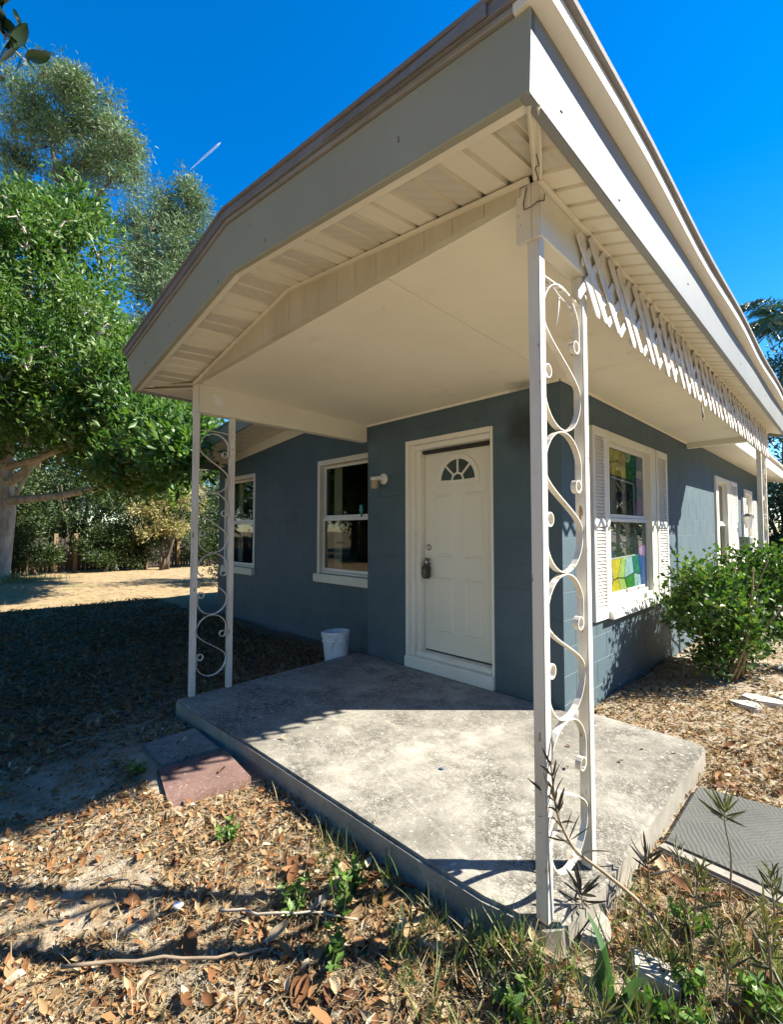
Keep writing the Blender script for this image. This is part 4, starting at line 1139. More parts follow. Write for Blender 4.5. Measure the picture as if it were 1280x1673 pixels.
# lattice trim: diagonal slats in two layers ------------------------------------------------
lat = empty('lattice_trim', (0, 0, 0), H)
LY0, LY1, LZ0, LZ1 = -1.50, 3.86, 2.195, 2.500
def slat(y_top, y_bot, x, hw, zb=0.0):
    """one slat between the top rail line and the lower edge, cut where the panel ends"""
    zt, zl_ = LZ1, LZ0 + zb
    sl = (zl_ - zt) / (y_bot - y_top)
    for lim, lo in ((LY0, True), (LY1, False)):
        if (y_top < lim) == lo: zt, y_top = zt + sl * (lim - y_top), lim
        if (y_bot < lim) == lo: zl_, y_bot = zl_ + sl * (lim - y_bot), lim
    if abs(y_top - y_bot) < .03: return
    b = MB(); d = Vector((0, y_bot - y_top, zl_ - zt)).normalized(); q = Vector((0, -d.z, d.y)) * hw
    t0, b0 = Vector((0, 0, zt)), Vector((0, y_bot - y_top, zl_))
    b.prism([t0 + q, b0 + q, b0 + d * hw * .7, b0 - q - d * hw * .4, t0 - q], (.0065, 0, 0))
    ob = b.build('slat', M['lattice'], lat, .0012)
    ob.location = (x, y_top, -H.location.z - 0 + H.location.z)
    ob.rotation_euler = (random.uniform(-.015, .015), 0, random.uniform(-.01, .01))
y = LY0 - .30 + .115
while y < LY1:
    slat(y, y + .30, .7975, .0215); slat(y + .315, y + .015, .7895, .017, .006)
    y += .150
b = MB(); b.tube([(.79, 3.0 - 3.0 + 0.52, 2.19), (.80, .52, 2.10), (.80, .50, 2.075), (.80, .48, 2.10), (.80, .475, 2.16)], .0035, 6); b.build('wire_hook', M['wire'], H, smooth=True)
b = MB(); b.tube([(.745, -1.833, 2.515), (.735, -1.838, 2.46), (.738, -1.84, 2.435), (.765, -1.842, 2.43), (.789, -1.838, 2.44), (.794, -1.80, 2.46), (.791, -1.79, 2.49)], .0022, 6)
b.tube([(.86, -1.98, 2.482), (.853, -1.95, 2.465), (.85, -1.965, 2.455), (.835, -1.94, 2.470), (.815, -1.88, 2.478)], .002, 6); b.build('loose_wire', M['wire'], H, smooth=True)

# nail heads and drips on the fascias
b = MB()
for x_, f_ in ((.48, .45), (-.42, .22), (-.95, .12), (-1.7, .5), (-2.2, .3)):
    z_ = FB(x_) + f_ * (FT(x_) - FB(x_)); yy = YF - .022 * f_
    b.box(x_ - .0022, x_ + .0022, yy - .002, yy + .004, z_ - .010, z_ + .010)
for y_, f_ in ((-2.02, .3), (-1.55, .2), (-.6, .45), (.9, .35), (2.2, .5)):
    b.box(.953 + .02 * f_, .958 + .02 * f_, y_ - .006, y_ + .006, 2.462 + .21 * f_ - .002, 2.462 + .21 * f_ + .002)
b.build('nails', M['wire'], roof)['kind'] = 'stuff'

# porch columns: two square tubes with flat bar scrolls between -------------------------------
def s_scroll(yA, yB, zt, zb):
    """S scroll in the plane, from a small curl under the top crossing to one above the bottom crossing"""
    c = (yA + yB) / 2; hw = (yB - yA) / 2 - .004; Hh = zt - zb
    r_ = min(hw, Hh / 4 * 1.15)
    pts = []
    r0 = .027
    cu = (hw - r0 - .006, -r_ * 1.30)
    for i in range(0, 15):                        # curl, ends pointing up at its right side
        a = R(430) - R(430) * i / 14
        rr = r0 * (.80 + .2 * i / 14)
        pts.append((cu[0] + rr * math.cos(-a), cu[1] + rr * math.sin(-a)))
    for i in range(1, 9):                         # right side up to the top
        a = R(5) + R(85) * i / 8
        pts.append((hw * math.cos(a), -r_ + r_ * math.sin(a)))
    for i in range(1, 9):                         # top over to the left side
        a = R(90) + R(90) * i / 8
        pts.append((hw * math.cos(a), -r_ + r_ * math.sin(a)))
    zA, zB = -r_, -Hh + r_
    for i in range(1, 12):                        # S through the middle to the right side
        u = i / 12; s_ = u * u * (3 - 2 * u)
        pts.append((-hw + 2 * hw * s_, zA + (zB - zA) * u))
    full = pts
    for i in range(0, 9):
        a = -R(90) * i / 8
        full.append((hw * math.cos(a), -Hh + r_ + r_ * math.sin(a)))
    for i in range(1, 8):
        a = -R(90) - R(85) * i / 8
        full.append((hw * math.cos(a), -Hh + r_ + r_ * math.sin(a)))
    cl_ = (-cu[0], -Hh - cu[1])
    for i in range(0, 15):
        a = R(180) + R(430) * i / 14
        rr = r0 * (1 - .2 * i / 14)
        full.append((cl_[0] + rr * math.cos(a), cl_[1] + rr * math.sin(a)))
    return [(c + u, zt + v) for u, v in full]
def column(xc, yA0, yA1, yB0, yB1, ztop, zbase, crossings, tw=.044, name='porch_column', label=None):
    co = empty('porch_column', (0, 0, 0), H)
    if label: co['label'] = label
    for y0, y1, dz in ((yA0, yA1, 0), (yB0, yB1, 0)):
        b = MB(); b.box(xc - tw / 2, xc + tw / 2, y0, y1, zbase, ztop); b.build('tube', M['post'], co, .004, seg=2)
    zs = crossings
    for zt, zb in zip(zs[:-1], zs[1:]):
        pts = s_scroll(yA1, yB0, zt - .003, zb + .003)
        pts = [(y_, z_) for y_, z_ in pts if zbase - .0 < z_ < ztop - .03]
        b = MB(); b.ribbon([(xc, y_, z_) for y_, z_ in pts], (1, 0, 0), .023, .0042)
        b.build('scroll', M['post'], co)
    return co
c1 = column(.757, -1.815, -1.771, -1.455, -1.411, 2.335, 0.0, [2.235, 1.676, 1.144, .610, .077], label='nearest column, sunlit, with faded numerals on its far tube')
c2 = column(-2.205, -1.838, -1.794, -1.535, -1.491, 2.262, 0.0, [2.11, 1.615, 1.12, .62, .125], label='column at the left end of the porch')
c3 = column(.757, 3.42, 3.465, 3.80, 3.845, 2.335, GZ, [2.209, 1.676, 1.144, .610, .077], label='far column behind the bush')
# partial scroll arcs filling the heads
for co, xc, yA, yB, z_ in ((c1, .757, -1.771, -1.455, 2.209), (c2, -2.205, -1.794, -1.535, 2.11)):
    hw = (yB - yA) / 2; c_ = (yA + yB) / 2
    b = MB(); b.ribbon([(xc, c_ + (hw - .004) * math.cos(a), z_ + .006 + .10 - .10 * 1 + .11 * math.sin(a) * .0 + .012 * math.sin(a)) for a in [math.pi * i / 10 for i in range(11)]], (1, 0, 0), .02, .004)
    b.build('scroll', M['post'], co)
b = MB(); b.tube([(.75, -1.60, 2.205), (.752, -1.612, 2.15), (.75, -1.628, 2.08)], .0025, 6); b.tube([(.757, -1.77, 2.245), (.757, -1.62, 2.20), (.757, -1.47, 2.175)], .003, 6)
b.build('loose_wire', M['white'], c1, smooth=True)
# faded numerals down the far tube
for i, ch in enumerate('8332'):
    fc = bpy.data.curves.new('numeral', 'FONT'); fc.body = ch; fc.size = .062; fc.extrude = .0006; fc.align_x = 'CENTER'; fc.align_y = 'CENTER'; fc.offset = -.0006
    fo = bpy.data.objects.new('numeral_tmp', fc); COL.objects.link(fo)
    bpy.context.view_layer.update()
    me = bpy.data.meshes.new_from_object(fo.evaluated_get(bpy.context.evaluated_depsgraph_get()))
    bpy.data.objects.remove(fo)
    me.materials.clear(); me.materials.append(M['number'])
    o = bpy.data.objects.new('numeral', me); COL.objects.link(o); o.parent = c1
    o.location = Vector((.757 + .022 + .0008, -1.433, 1.660 - i * .062)) - H.location
    o.rotation_euler = (R(90), 0, R(90)); o.scale = (.75, 1, 1)

# ------------------------------------------------------------------ bucket
bk = empty('bucket', (-2.43, -0.20, GZ), None, 'white plastic bucket by the wall at the slab corner', 'bucket')
b = MB(); b.lathe((-2.43, -.20, GZ), [(0, .004), (.118, .0), (.120, .006), (.138, .25), (.146, .25), (.146, .262), (.139, .264), (.140, .29), (.148, .292), (.149, .315), (.152, .318), (.152, .345), (.146, .350), (.142, .346), (.134, .26), (.117, .012), (0, .012)], 36)
b.build('body', M['bucket'], bk, smooth=False)
b = MB(); hp = [(-2.43 + .151 * math.cos(a), -.20 - .02 - .105 * math.sin(a) * .9 - .02, GZ + .285 - .17 * math.sin(a)) for a in [math.pi * i / 16 for i in range(17)]]
b.tube([(x * 1 + 0.0, y + .04 - (.06 if False else 0), z) for x, y, z in hp], .0028, 6); b.build('handle', M['wire'], bk, smooth=True)
bpy.context.view_layer.update()
bk.rotation_euler = (R(2), R(-3), R(-35))

# small blue chip on the slab
b = MB(); b.prism([(0, 0, 0), (.022, .004, 0), (.028, .018, 0), (.006, .02, 0)], (0, 0, .006)); o = b.build('plastic_chip', M['blue'], None, .001); o.location = (-.12, -1.29, .0); tag(o, 'tiny blue plastic chip lying on the sunlit slab', 'chip')
b = MB(); b.prism([(0, 0, 0), (.025, .005, .0), (.03, .028, 0), (.015, .03, 0), (-.006, .015, 0)], (0, 0, .012)); o = b.build('paper_scrap', M['white'], None, .003); o.location = (-.30, -2.62, GZ + .02); o.rotation_euler = (.3, .2, .4); tag(o, 'crumpled white scrap among the leaves in the foreground', 'scrap')

# ------------------------------------------------------------------ vegetation
def limb(p0, p1, r0, r1, n=7, wob=.12, sag=0.0):
    p0, p1 = Vector(p0), Vector(p1); L = (p1 - p0).length
    pts, rad = [], []
    o1 = Vector((random.uniform(-1, 1), random.uniform(-1, 1), random.uniform(-.5, .5))) * wob * L * .35
    for i in range(n):
        u = i / (n - 1)
        pts.append(p0.lerp(p1, u) + o1 * math.sin(u * math.pi) + Vector((random.uniform(-1, 1), random.uniform(-1, 1), random.uniform(-1, 1))) * wob * L * .04 * (0 < i < n - 1) - Vector((0, 0, sag * L * math.sin(u * math.pi))))
        rad.append(r0 + (r1 - r0) * u ** .8)
    return pts, rad
def crown_leaves(clumps, n_per, size, up=0.5, spread=1.0, droop=0.0):
    """clumps: list of (center, radius). Leaves grouped on short twigs inside every clump"""
    P, Dd = [], []
    for c, r_ in clumps:
        nt_ = max(4, n_per // 9)
        d = rng.normal(size=(nt_, 3)); d /= np.linalg.norm(d, axis=1, keepdims=True)
        d[:, 2] = d[:, 2] * .8 + up * .35
        rad = r_ * rng.random((nt_, 1)) ** .45
        tip = np.array(c) + d * rad * np.array([1, 1, .8])
        k = 9
        tp = np.repeat(tip, k, 0); dd = np.repeat(d, k, 0)
        dirs = dd * .9 + rng.normal(size=dd.shape) * .75; dirs[:, 2] += up * .5 - droop
        P.append(tp + rng.normal(size=tp.shape) * size * .9); Dd.append(dirs)
    return np.concatenate(P), np.concatenate(Dd)
LT_BROAD = [leaf_template(.40, .18, .3, 2), leaf_template(.36, .25, -.25, 2)]
LT_NARROW = [leaf_template(.22, .15, .35, 2), leaf_template(.2, .1, -.3, 2)]
LT_ROUND = [leaf_template(.58, .15, .25, 2), leaf_template(.52, .2, -.2, 2)]
def tint_n(n, lo=0., hi=1.): return np.clip(rng.normal((lo + hi) / 2, (hi - lo) / 4, n), 0, 1)

def tree(name, base, trunk_pts, trunk_r, limbs, clumps, n_per, size, mat, bark, label, cat, group=None, tmpl=None, up=.5, droop=0.):
    t = empty(name, base, None, label, cat, group)
    b = MB(); b.tube(trunk_pts, trunk_r, 14); b.build('trunk', bark, t, smooth=True)
    for p0, p1, r0, r1 in limbs:
        pts, rad = limb(p0, p1, r0, r1)
        b = MB(); b.tube(pts, rad, 9); b.build('branch', bark, t, smooth=True)
    tw = MB()
    for c, r_ in clumps:                         # short inner twigs in the crown
        for _ in range(3):
            q = Vector(c) + Vector((random.uniform(-1, 1), random.uniform(-1, 1), random.uniform(-.8, .8))) * r_ * .8
            tw.tube([tuple(Vector(c) - Vector((0, 0, r_ * .5))), tuple((Vector(c) + q) / 2), tuple(q)], [size * .18, size * .12, size * .06], 4, cap=False)
    tw.build('twigs', bark, t)['kind'] = 'stuff'
    P, Dd = crown_leaves(clumps, n_per, size, up, droop=droop)
    n = len(P)
    # each clump keeps a tone of its own
    tn = np.repeat(rng.normal(.5, .13, len(clumps)), n // len(clumps))
    tn = np.clip(np.resize(tn, n) + rng.normal(0, .17, n), 0, 1)
    o = scatter('crown', tmpl or LT_BROAD, P, rot_basis(n, dirs=Dd), size * rng.uniform(.65, 1.25, n), tn, mat, t)
    o['kind'] = 'stuff'
    return t

def ellipsoid_clumps(c, rx, ry, rz, n, cr, shell=.35, zmin=None):
    out = []
    while len(out) < n:
        d = rng.normal(size=3); d /= np.linalg.norm(d)
        u = (shell + (1 - shell) * rng.random()) ** .6
        p = np.array(c) + d * np.array([rx, ry, rz]) * u
        if zmin is not None and p[2] < zmin: continue
        out.append((tuple(p), cr * rng.uniform(.7, 1.25)))
    return out

# the big bright tree at the left; its long low limb reaches towards the house
bt = (-15.7, -2.05, GZ)
cl_big = (ellipsoid_clumps((-14.4, -1.6, 7.3), 2.6, 2.6, 4.2, 62, .85) + ellipsoid_clumps((-13.3, -.5, 5.8), 1.8, 1.6, 2.4, 34, .75)
          + ellipsoid_clumps((-11.4, .55, 4.5), 1.7, 1.5, 1.5, 26, .62) + ellipsoid_clumps((-9.9, .5, 3.7), 1.2, 1.1, .85, 15, .5)
          + ellipsoid_clumps((-15.6, -3.3, 6.0), 2.3, 2.0, 3.5, 34, .85) + ellipsoid_clumps((-12.6, .9, 3.7), 2.0, 1.4, 1.1, 22, .6) + ellipsoid_clumps((-8.3, .15, 3.1), .75, .6, .5, 10, .36) + ellipsoid_clumps((-11.0, .4, 2.9), 1.5, 1.2, .6, 16, .5) + ellipsoid_clumps((-9.2, -.1, 2.7), .9, .8, .5, 10, .4) + [((-7.0, -.7, 2.85), .34), ((-6.55, -.75, 2.65), .32), ((-6.1, -.75, 2.48), .28), ((-5.65, -.8, 2.38), .24), ((-5.25, -.8, 2.50), .2), ((-6.4, -.7, 3.0), .3)]
          + ellipsoid_clumps((-14.6, -1.2, 8.8), 1.6, 1.6, 1.9, 20, .7) + ellipsoid_clumps((-15.2, -2.6, 9.6), 2.0, 2.0, 2.0, 22, .75) + ellipsoid_clumps((-14.0, -.8, 4.2), 2.0, 1.8, 1.2, 22, .6))
tree('broadleaf_tree', bt, [(-15.75, -2.15, GZ - .1), (-15.72, -2.08, GZ + .18), (-15.62, -1.97, .9), (-15.55, -1.90, 1.9), (-15.66, -1.95, 2.9), (-15.4, -2.0, 4.4), (-15.0, -1.8, 6.4), (-14.6, -1.6, 8.6)], [.50, .33, .25, .22, .2, .17, .13, .06],
     [((-15.5, -1.9, 2.15), (-11.6, .4, 2.75), .13, .05), ((-11.6, .4, 2.75), (-8.2, .0, 3.05), .05, .025), ((-8.2, .0, 3.05), (-5.3, -.8, 2.5), .025, .008), ((-15.6, -1.95, 2.6), (-13.6, -.4, 4.6), .14, .05), ((-15.55, -1.95, 3.1), (-12.2, .6, 4.4), .11, .04), ((-15.6, -2.0, 2.8), (-16.6, -3.6, 5.4), .15, .05), ((-15.3, -1.9, 4.6), (-12.8, -.1, 7.0), .11, .04), ((-15.55, -1.9, 1.7), (-14.9, -1.2, 3.6), .08, .03)],
     [(c_, r_ * .84) for c_, r_ in cl_big], 350, .185, M['leaf_big'], M['bark_pale'], 'big bright green tree with a pale trunk at the left edge of the yard', 'tree', up=.6)

# two tall grey green trees far behind
c2_ = (ellipsoid_clumps((-37.5, 3.4, 31.0), 3.3, 3.3, 3.0, 30, 1.05) + ellipsoid_clumps((-35.9, 5.4, 28.6), 2.4, 2.2, 2.6, 18, 1.0) + ellipsoid_clumps((-40.8, .6, 28.0), 3.4, 3.4, 3.6, 22, 1.1) + ellipsoid_clumps((-39.5, 1.5, 33.2), 3.0, 3.0, 2.0, 22, 1.1))
tree('tall_tree', (-40.5, 1.5, GZ), [(-40.5, 1.5, GZ), (-40.2, 1.7, 9), (-39.6, 2.3, 18), (-38.9, 2.8, 24), (-38.0, 3.3, 30)], [.75, .6, .42, .28, .08],
     [((-39.4, 2.4, 20), (-35.6, 5.6, 28.2), .24, .06), ((-39.0, 2.8, 24), (-36.6, 4.2, 31.5), .18, .05), ((-39.4, 2.4, 21), (-41.6, .2, 28), .2, .05), ((-39.2, 2.6, 23), (-39.6, 1.4, 33), .2, .05)],
     c2_, 380, .34, M['leaf_euc'], M['bark_dark'], 'tall airy grey green tree rising above the big bright tree', 'tree', tmpl=LT_NARROW, up=.1, droop=.25)
c3_ = (ellipsoid_clumps((-28.9, 7.3, 22.6), 1.6, 1.6, 1.7, 20, .8) + ellipsoid_clumps((-29.6, 6.5, 19.4), 2.5, 2.5, 2.3, 36, 1.0) + ellipsoid_clumps((-27.8, 8.4, 20.0), 1.7, 1.7, 2.0, 20, .9) + ellipsoid_clumps((-28.6, 6.6, 16.0), 2.9, 2.9, 2.6, 40, 1.0) + ellipsoid_clumps((-28.4, 6.2, 11.8), 3.3, 3.3, 2.8, 40, 1.1))
tree('tall_tree', (-29.0, 6.8, GZ), [(-29.0, 6.8, GZ), (-29.1, 6.7, 7), (-28.9, 6.9, 14), (-28.9, 7.2, 19), (-28.9, 7.3, 22.5)], [.5, .4, .28, .16, .05],
     [((-29, 6.8, 12), (-31.2, 5.4, 16), .16, .04), ((-28.9, 7, 15), (-27.6, 8.5, 20), .14, .04), ((-28.9, 7, 15), (-30.8, 5.8, 19.4), .14, .04)],
     c3_, 330, .28, M['leaf_euc'], M['bark_dark'], 'slimmer grey green tree behind the porch roof peak', 'tree', tmpl=LT_NARROW, up=.1, droop=.25)

# trees and shrubs along the back fence
def shrub(name, c, rx, ry, rz, n, cr, n_per, size, mat, label, cat='shrub', tmpl=None, group=None, up=.4):
    base = (c[0], c[1], GZ)
    stems = [((c[0] + random.uniform(-.2, .2), c[1] + random.uniform(-.2, .2), GZ), (c[0] + random.uniform(-.6, .6) * rx, c[1] + random.uniform(-.6, .6) * ry, c[2] + rz * .3), .05 * rz + .01, .012) for _ in range(4)]
    t = empty(name, base, None, label, cat, group)
    for p0, p1, r0, r1 in stems:
        pts, rad = limb(p0, p1, r0, r1)
        b = MB(); b.tube(pts, rad, 7); b.build('stem', M['bark_dark'], t, smooth=True)
    P, Dd = crown_leaves(ellipsoid_clumps(c, rx, ry, rz, n, cr, .25, GZ + .05), n_per, size, up)
    k = P[:, 2] > GZ + .02; P, Dd = P[k], Dd[k]
    m_ = len(P)
    o = scatter('crown', tmpl or LT_BROAD, P, rot_basis(m_, dirs=Dd), size * rng.uniform(.65, 1.25, m_), tint_n(m_), mat, t)
    o['kind'] = 'stuff'
    return t
back = [((-19.5, -3.4, 2.2), 2.0, 2.0, 2.2, 'leaf_dark', 'dark shrub behind the fence beside the pale trunk'), ((-19.8, .4, 2.3), 2.0, 2.2, 2.2, 'leaf_dark', 'wide dark shrub leaning over the middle of the fence'),
        ((-19.0, 3.2, 1.9), 1.8, 1.8, 1.9, 'leaf_dark', 'dark shrub behind the fence at its porch end'), ((-23.5, -1.2, 4.2), 3.0, 3.0, 3.6, 'leaf_dark', 'tall dark tree mass far behind the fence'),
        ((-24.0, 5.2, 4.6), 3.0, 3.0, 4.2, 'leaf_dark', 'green tree far behind the fence under the slim tree'), ((-22.0, 9.0, 3.6), 3.0, 3.0, 3.4, 'leaf_dark', 'dark tree mass behind the house corner'), ((-27.0, 2.0, 3.6), 3.2, 3.4, 3.6, 'leaf_dark', 'deep green tree mass filling the gap behind the fence'), ((-26.5, -3.6, 3.0), 3.0, 3.2, 3.0, 'leaf_dark', 'deep green tree mass left of the gap behind the fence'), ((-25.0, 8.0, 3.0), 3.0, 3.2, 3.2, 'leaf_dark', 'deep green tree mass right of the gap behind the fence'), ((-21.5, 2.2, 1.8), 1.6, 2.4, 1.9, 'leaf_dark', 'low dark bush close behind the fence'), ((-21.5, -2.0, 1.8), 1.6, 2.4, 1.9, 'leaf_dark', 'low dark bush behind the fence near the pale trunk'), ((-21.5, 6.0, 1.8), 1.6, 2.4, 1.9, 'leaf_dark', 'low dark bush behind the fence past the tan shrub'), ((-25.5, -7.0, 4.6), 3.4, 3.4, 4.4, 'leaf_big', 'green tree far behind the big trunk')]
for c, rx, ry, rz, mt, lab in back:
    shrub('background_tree' if rz > 3 else 'shrub', c, rx, ry, rz, 46 if rz > 3 else 34, .75 if rz > 3 else .6, 330, .17 if rz > 3 else .13, M[mt], lab, 'tree' if rz > 3 else 'shrub')
shrub('shrub', (-16.6, 2.7, 2.1), 1.0, 1.2, 1.25, 28, .42, 300, .12, M['leaf_tan'], 'sunlit yellow tan shrub in front of the fence')
shrub('shrub', (-10.3, 3.1, 1.2), 1.1, 1.3, 1.5, 26, .5, 300, .11, M['leaf_dark'], 'dark shrub close to the far corner of the house')
for k, (x_, y_, lab) in enumerate([(-17.0, -2.0, 'low dark shrub in front of the fence near the pale trunk'), (-17.25, -1.15, 'small dark shrub left of the paired fence posts'), (-17.2, 1.1, 'rounded dark shrub in front of the middle of the fence'), (-17.3, 2.1, 'dark shrub in front of the fence left of the tan shrub'), (-17.2, 4.6, 'dark shrub in front of the fence at its porch end')]):
    shrub('shrub', (x_, y_, .75), .55, .85, .75 + .1 * (k % 2), 18, .35, 260, .11, M['leaf_dark'], lab)
# unseen hedge row added on the right to cut sky light
for k in range(9):
    shrub('added_hedge', (10.2 + .3 * (k % 2), -8 + 3.4 * k, 2.3), 1.5, 2.1, 2.6, 34, .8, 150, .26, M['leaf_dark'], 'tall hedge shrub added out of view on the right to block sky light', 'hedge', group='added sky-blocking hedge')
for k, (x_, y_, z_, r_) in enumerate([(-6.2, -8.2, 7.2, 3.3), (-10.8, -8.2, 6.6, 3.0)]):  # unseen trees, added to keep sky light off the left yard
    tree('sky_block_tree', (x_, y_, GZ), [(x_, y_, GZ), (x_ + .1, y_, z_ * .4), (x_, y_ + .1, z_ + .5)], [.35, .26, .1], [((x_, y_, z_ * .45), (x_ + 1.6, y_ + .8, z_ + .6), .14, .04), ((x_, y_, z_ * .5), (x_ - 1.5, y_ - 1.0, z_ + .5), .14, .04)],
         ellipsoid_clumps((x_, y_, z_), r_, r_, r_ * .95, 80, 1.0, .2), 190, .36, M['leaf_dark'], M['bark_dark'],
         ['large shade tree left of the photographer', 'large shade tree farther left of the photographer', 'large shade tree behind the photographer', 'tallest shade tree across the front', 'shade tree right of the photographer'][k] + ', added out of view to block sky light', 'tree')
# trees of the street side and the neighbouring yards, mirrored in the windows
for k, (x_, y_, h_) in enumerate([(-15, -10.5, 8), (-21, -15, 9), (-26, -9, 9), (-10, -17, 8), (-3, -19, 9), (5, -17, 8), (11, -12, 8), (5.5, 19, 6.5), (9.5, 26, 8), (2.5, 24, 7), (14.5, 21, 7)]):
    c_ = (x_, y_, h_ * .56)
    tree('garden_tree', (x_, y_, GZ), [(x_, y_, GZ), (x_ + .1, y_, h_ * .3), (x_, y_ + .1, h_ * .7)], [.25, .2, .08], [((x_, y_, h_ * .3), (x_ + 1.5, y_ + .8, h_ * .6), .1, .03), ((x_, y_, h_ * .35), (x_ - 1.4, y_ - .9, h_ * .65), .1, .03)],
         ellipsoid_clumps(c_, 3.4, 3.4, h_ * .46, 60, 1.0, .2), 150, .34, M['leaf_dark'] if k % 2 else M['leaf_bush'], M['bark_dark'],
         ['broad garden tree left of the front yard', 'broad garden tree deep in the left yard', 'tree at the far left of the yard', 'tree across the front yard', 'tree across the street in front', 'tree to the right across the front', 'tree at the right front', 'leafy tree beyond the side path', 'far tree beyond the side path', 'tree past the palm', 'tree in the next yard on the right'][k] + ', seen in the window panes', 'tree')
# fence
fe = empty('fence', (-17.9, 0, GZ), None, 'low wooden fence with shade-dark boards across the back of the yard', 'fence')
b = MB()
y = -9.0
while y < 8.5:
    h_ = 1.18 + random.uniform(-.03, .03); w_ = random.uniform(.09, .115); x_ = -17.9 + random.uniform(-.01, .01)
    if not (-3.6 < y < -2.4 and random.random() < .55): b.box(x_, x_ + .018, y, y + w_, GZ + .04, GZ + h_)
    y += w_ + random.uniform(.012, .03)
b.build('boards', M['fence'], fe)['kind'] = 'stuff'
for z_ in (.3, .95): box('rail', M['fence'], fe, -17.96, -17.905, -9, 8.5, GZ + z_, GZ + z_ + .08)
for y in (-6.4, -3.3, -.45, .12, 2.42, 3.6, 5.9, 8.3):
    box('post', M['fence_post'], fe, -17.87, -17.75, y, y + .12, GZ - .1, GZ + (1.34 if abs(y - 3.6) > .1 else 1.45), .008)

# bush in front of the side window
def bush():
    t = empty('bush', (.62, 2.35, GZ), None, 'green leafy bush growing against the wall beside the side window', 'bush')
    for _ in range(9):
        pts, rad = limb((.60 + random.uniform(-.12, .12), 2.3 + random.uniform(-.25, .25), GZ), (.62 + random.uniform(-.40, .45), 2.4 + random.uniform(-.9, 1.0), random.uniform(.5, 1.05)), .014, .005)
        b = MB(); b.tube(pts, rad, 6); b.build('stem', M['twig'], t, smooth=True)
    cl = (ellipsoid_clumps((.56, 1.95, .62), .36, .62, .42, 46, .15, .2) + ellipsoid_clumps((.72, 2.75, .70), .42, .72, .42, 46, .16, .2) + ellipsoid_clumps((.98, 3.05, .62), .40, .75, .46, 34, .15, .2)
          + ellipsoid_clumps((.62, 2.3, .22), .36, .70, .24, 22, .14, .1, GZ + .06))
    P, Dd = crown_leaves(cl, 110, .055, .5)
    k = (P[:, 0] > .03) & (P[:, 2] > GZ + .03); P, Dd = P[k], Dd[k]
    n = len(P)
    o = scatter('leaves', LT_ROUND, P, rot_basis(n, dirs=Dd), .058 * rng.uniform(.6, 1.25, n), tint_n(n), M['leaf_bush'], t)
    o['kind'] = 'stuff'
bush()

# palm and dark tree past the far end of the house
def palm():
    t = empty('palm_tree', (-.1, 17.2, GZ), None, 'blue green palm behind the far end of the roof', 'palm')
    b = MB(); b.tube([(-.1, 17.2, GZ), (-.05, 17.2, 3), (.05, 17.15, 5.6), (.1, 17.1, 8.35)], [.24, .2, .18, .15], 12); b.build('trunk', M['bark_dark'], t, smooth=True)
    for k in range(22):
        an = 2 * math.pi * k / 22 + random.uniform(-.1, .1); el = random.uniform(.1, 1.25)
        L = random.uniform(1.9, 2.6)
        rach = []
        for i in range(9):
            u = i / 8
            rr = L * u * math.cos(el * (1 - u * .2)); zz = L * (u * math.sin(el) - .62 * u * u)
            rach.append(np.array([.1 + rr * math.cos(an), 17.1 + rr * math.sin(an), 8.35 + zz]))
        P, Dd = [], []
        for i in range(1, 9):
            for s_ in range(7):
                u = (s_ + random.random()) / 7
                p = rach[i - 1] * (1 - u) + rach[i] * u
                d = rach[i] - rach[i - 1]; d /= np.linalg.norm(d)
                side = np.cross(d, [0, 0, 1]); side /= np.linalg.norm(side) + 1e-6
                for sg in (-1, 1):
                    P.append(p); Dd.append(side * sg * .8 + d * .6 + np.array([0, 0, -.55]))
        n = len(P)
        scatter('frond', [leaf_template(.07, .1, -.4, 2)], np.array(P), rot_basis(n, dirs=np.array(Dd)), .62 * rng.uniform(.7, 1.1, n), tint_n(n), M['leaf_palm'], t)
palm()
tree('dark_tree', (1.2, 15.6, GZ), [(1.2, 15.6, GZ), (1.2, 15.6, 2), (1.3, 15.7, 5)], [.3, .22, .08], [((1.2, 15.6, 1.8), (.2, 15.2, 4.6), .1, .04), ((1.2, 15.6, 2.2), (2.2, 16, 4.8), .1, .04)],
     ellipsoid_clumps((1.0, 15.4, 4.4), 2.1, 1.8, 2.6, 46, .7) + ellipsoid_clumps((.6, 14.6, 1.6), 1.7, 1.2, 1.6, 30, .6), 380, .15, M['leaf_palm'], M['bark_dark'], 'dense dark tree below the palm at the far end of the house', 'tree')
shrub('shrub', (.3, 12.9, 1.3), 1.3, 1.0, 1.5, 30, .5, 330, .12, M['leaf_dark'], 'dark shrub filling the gap past the far column')

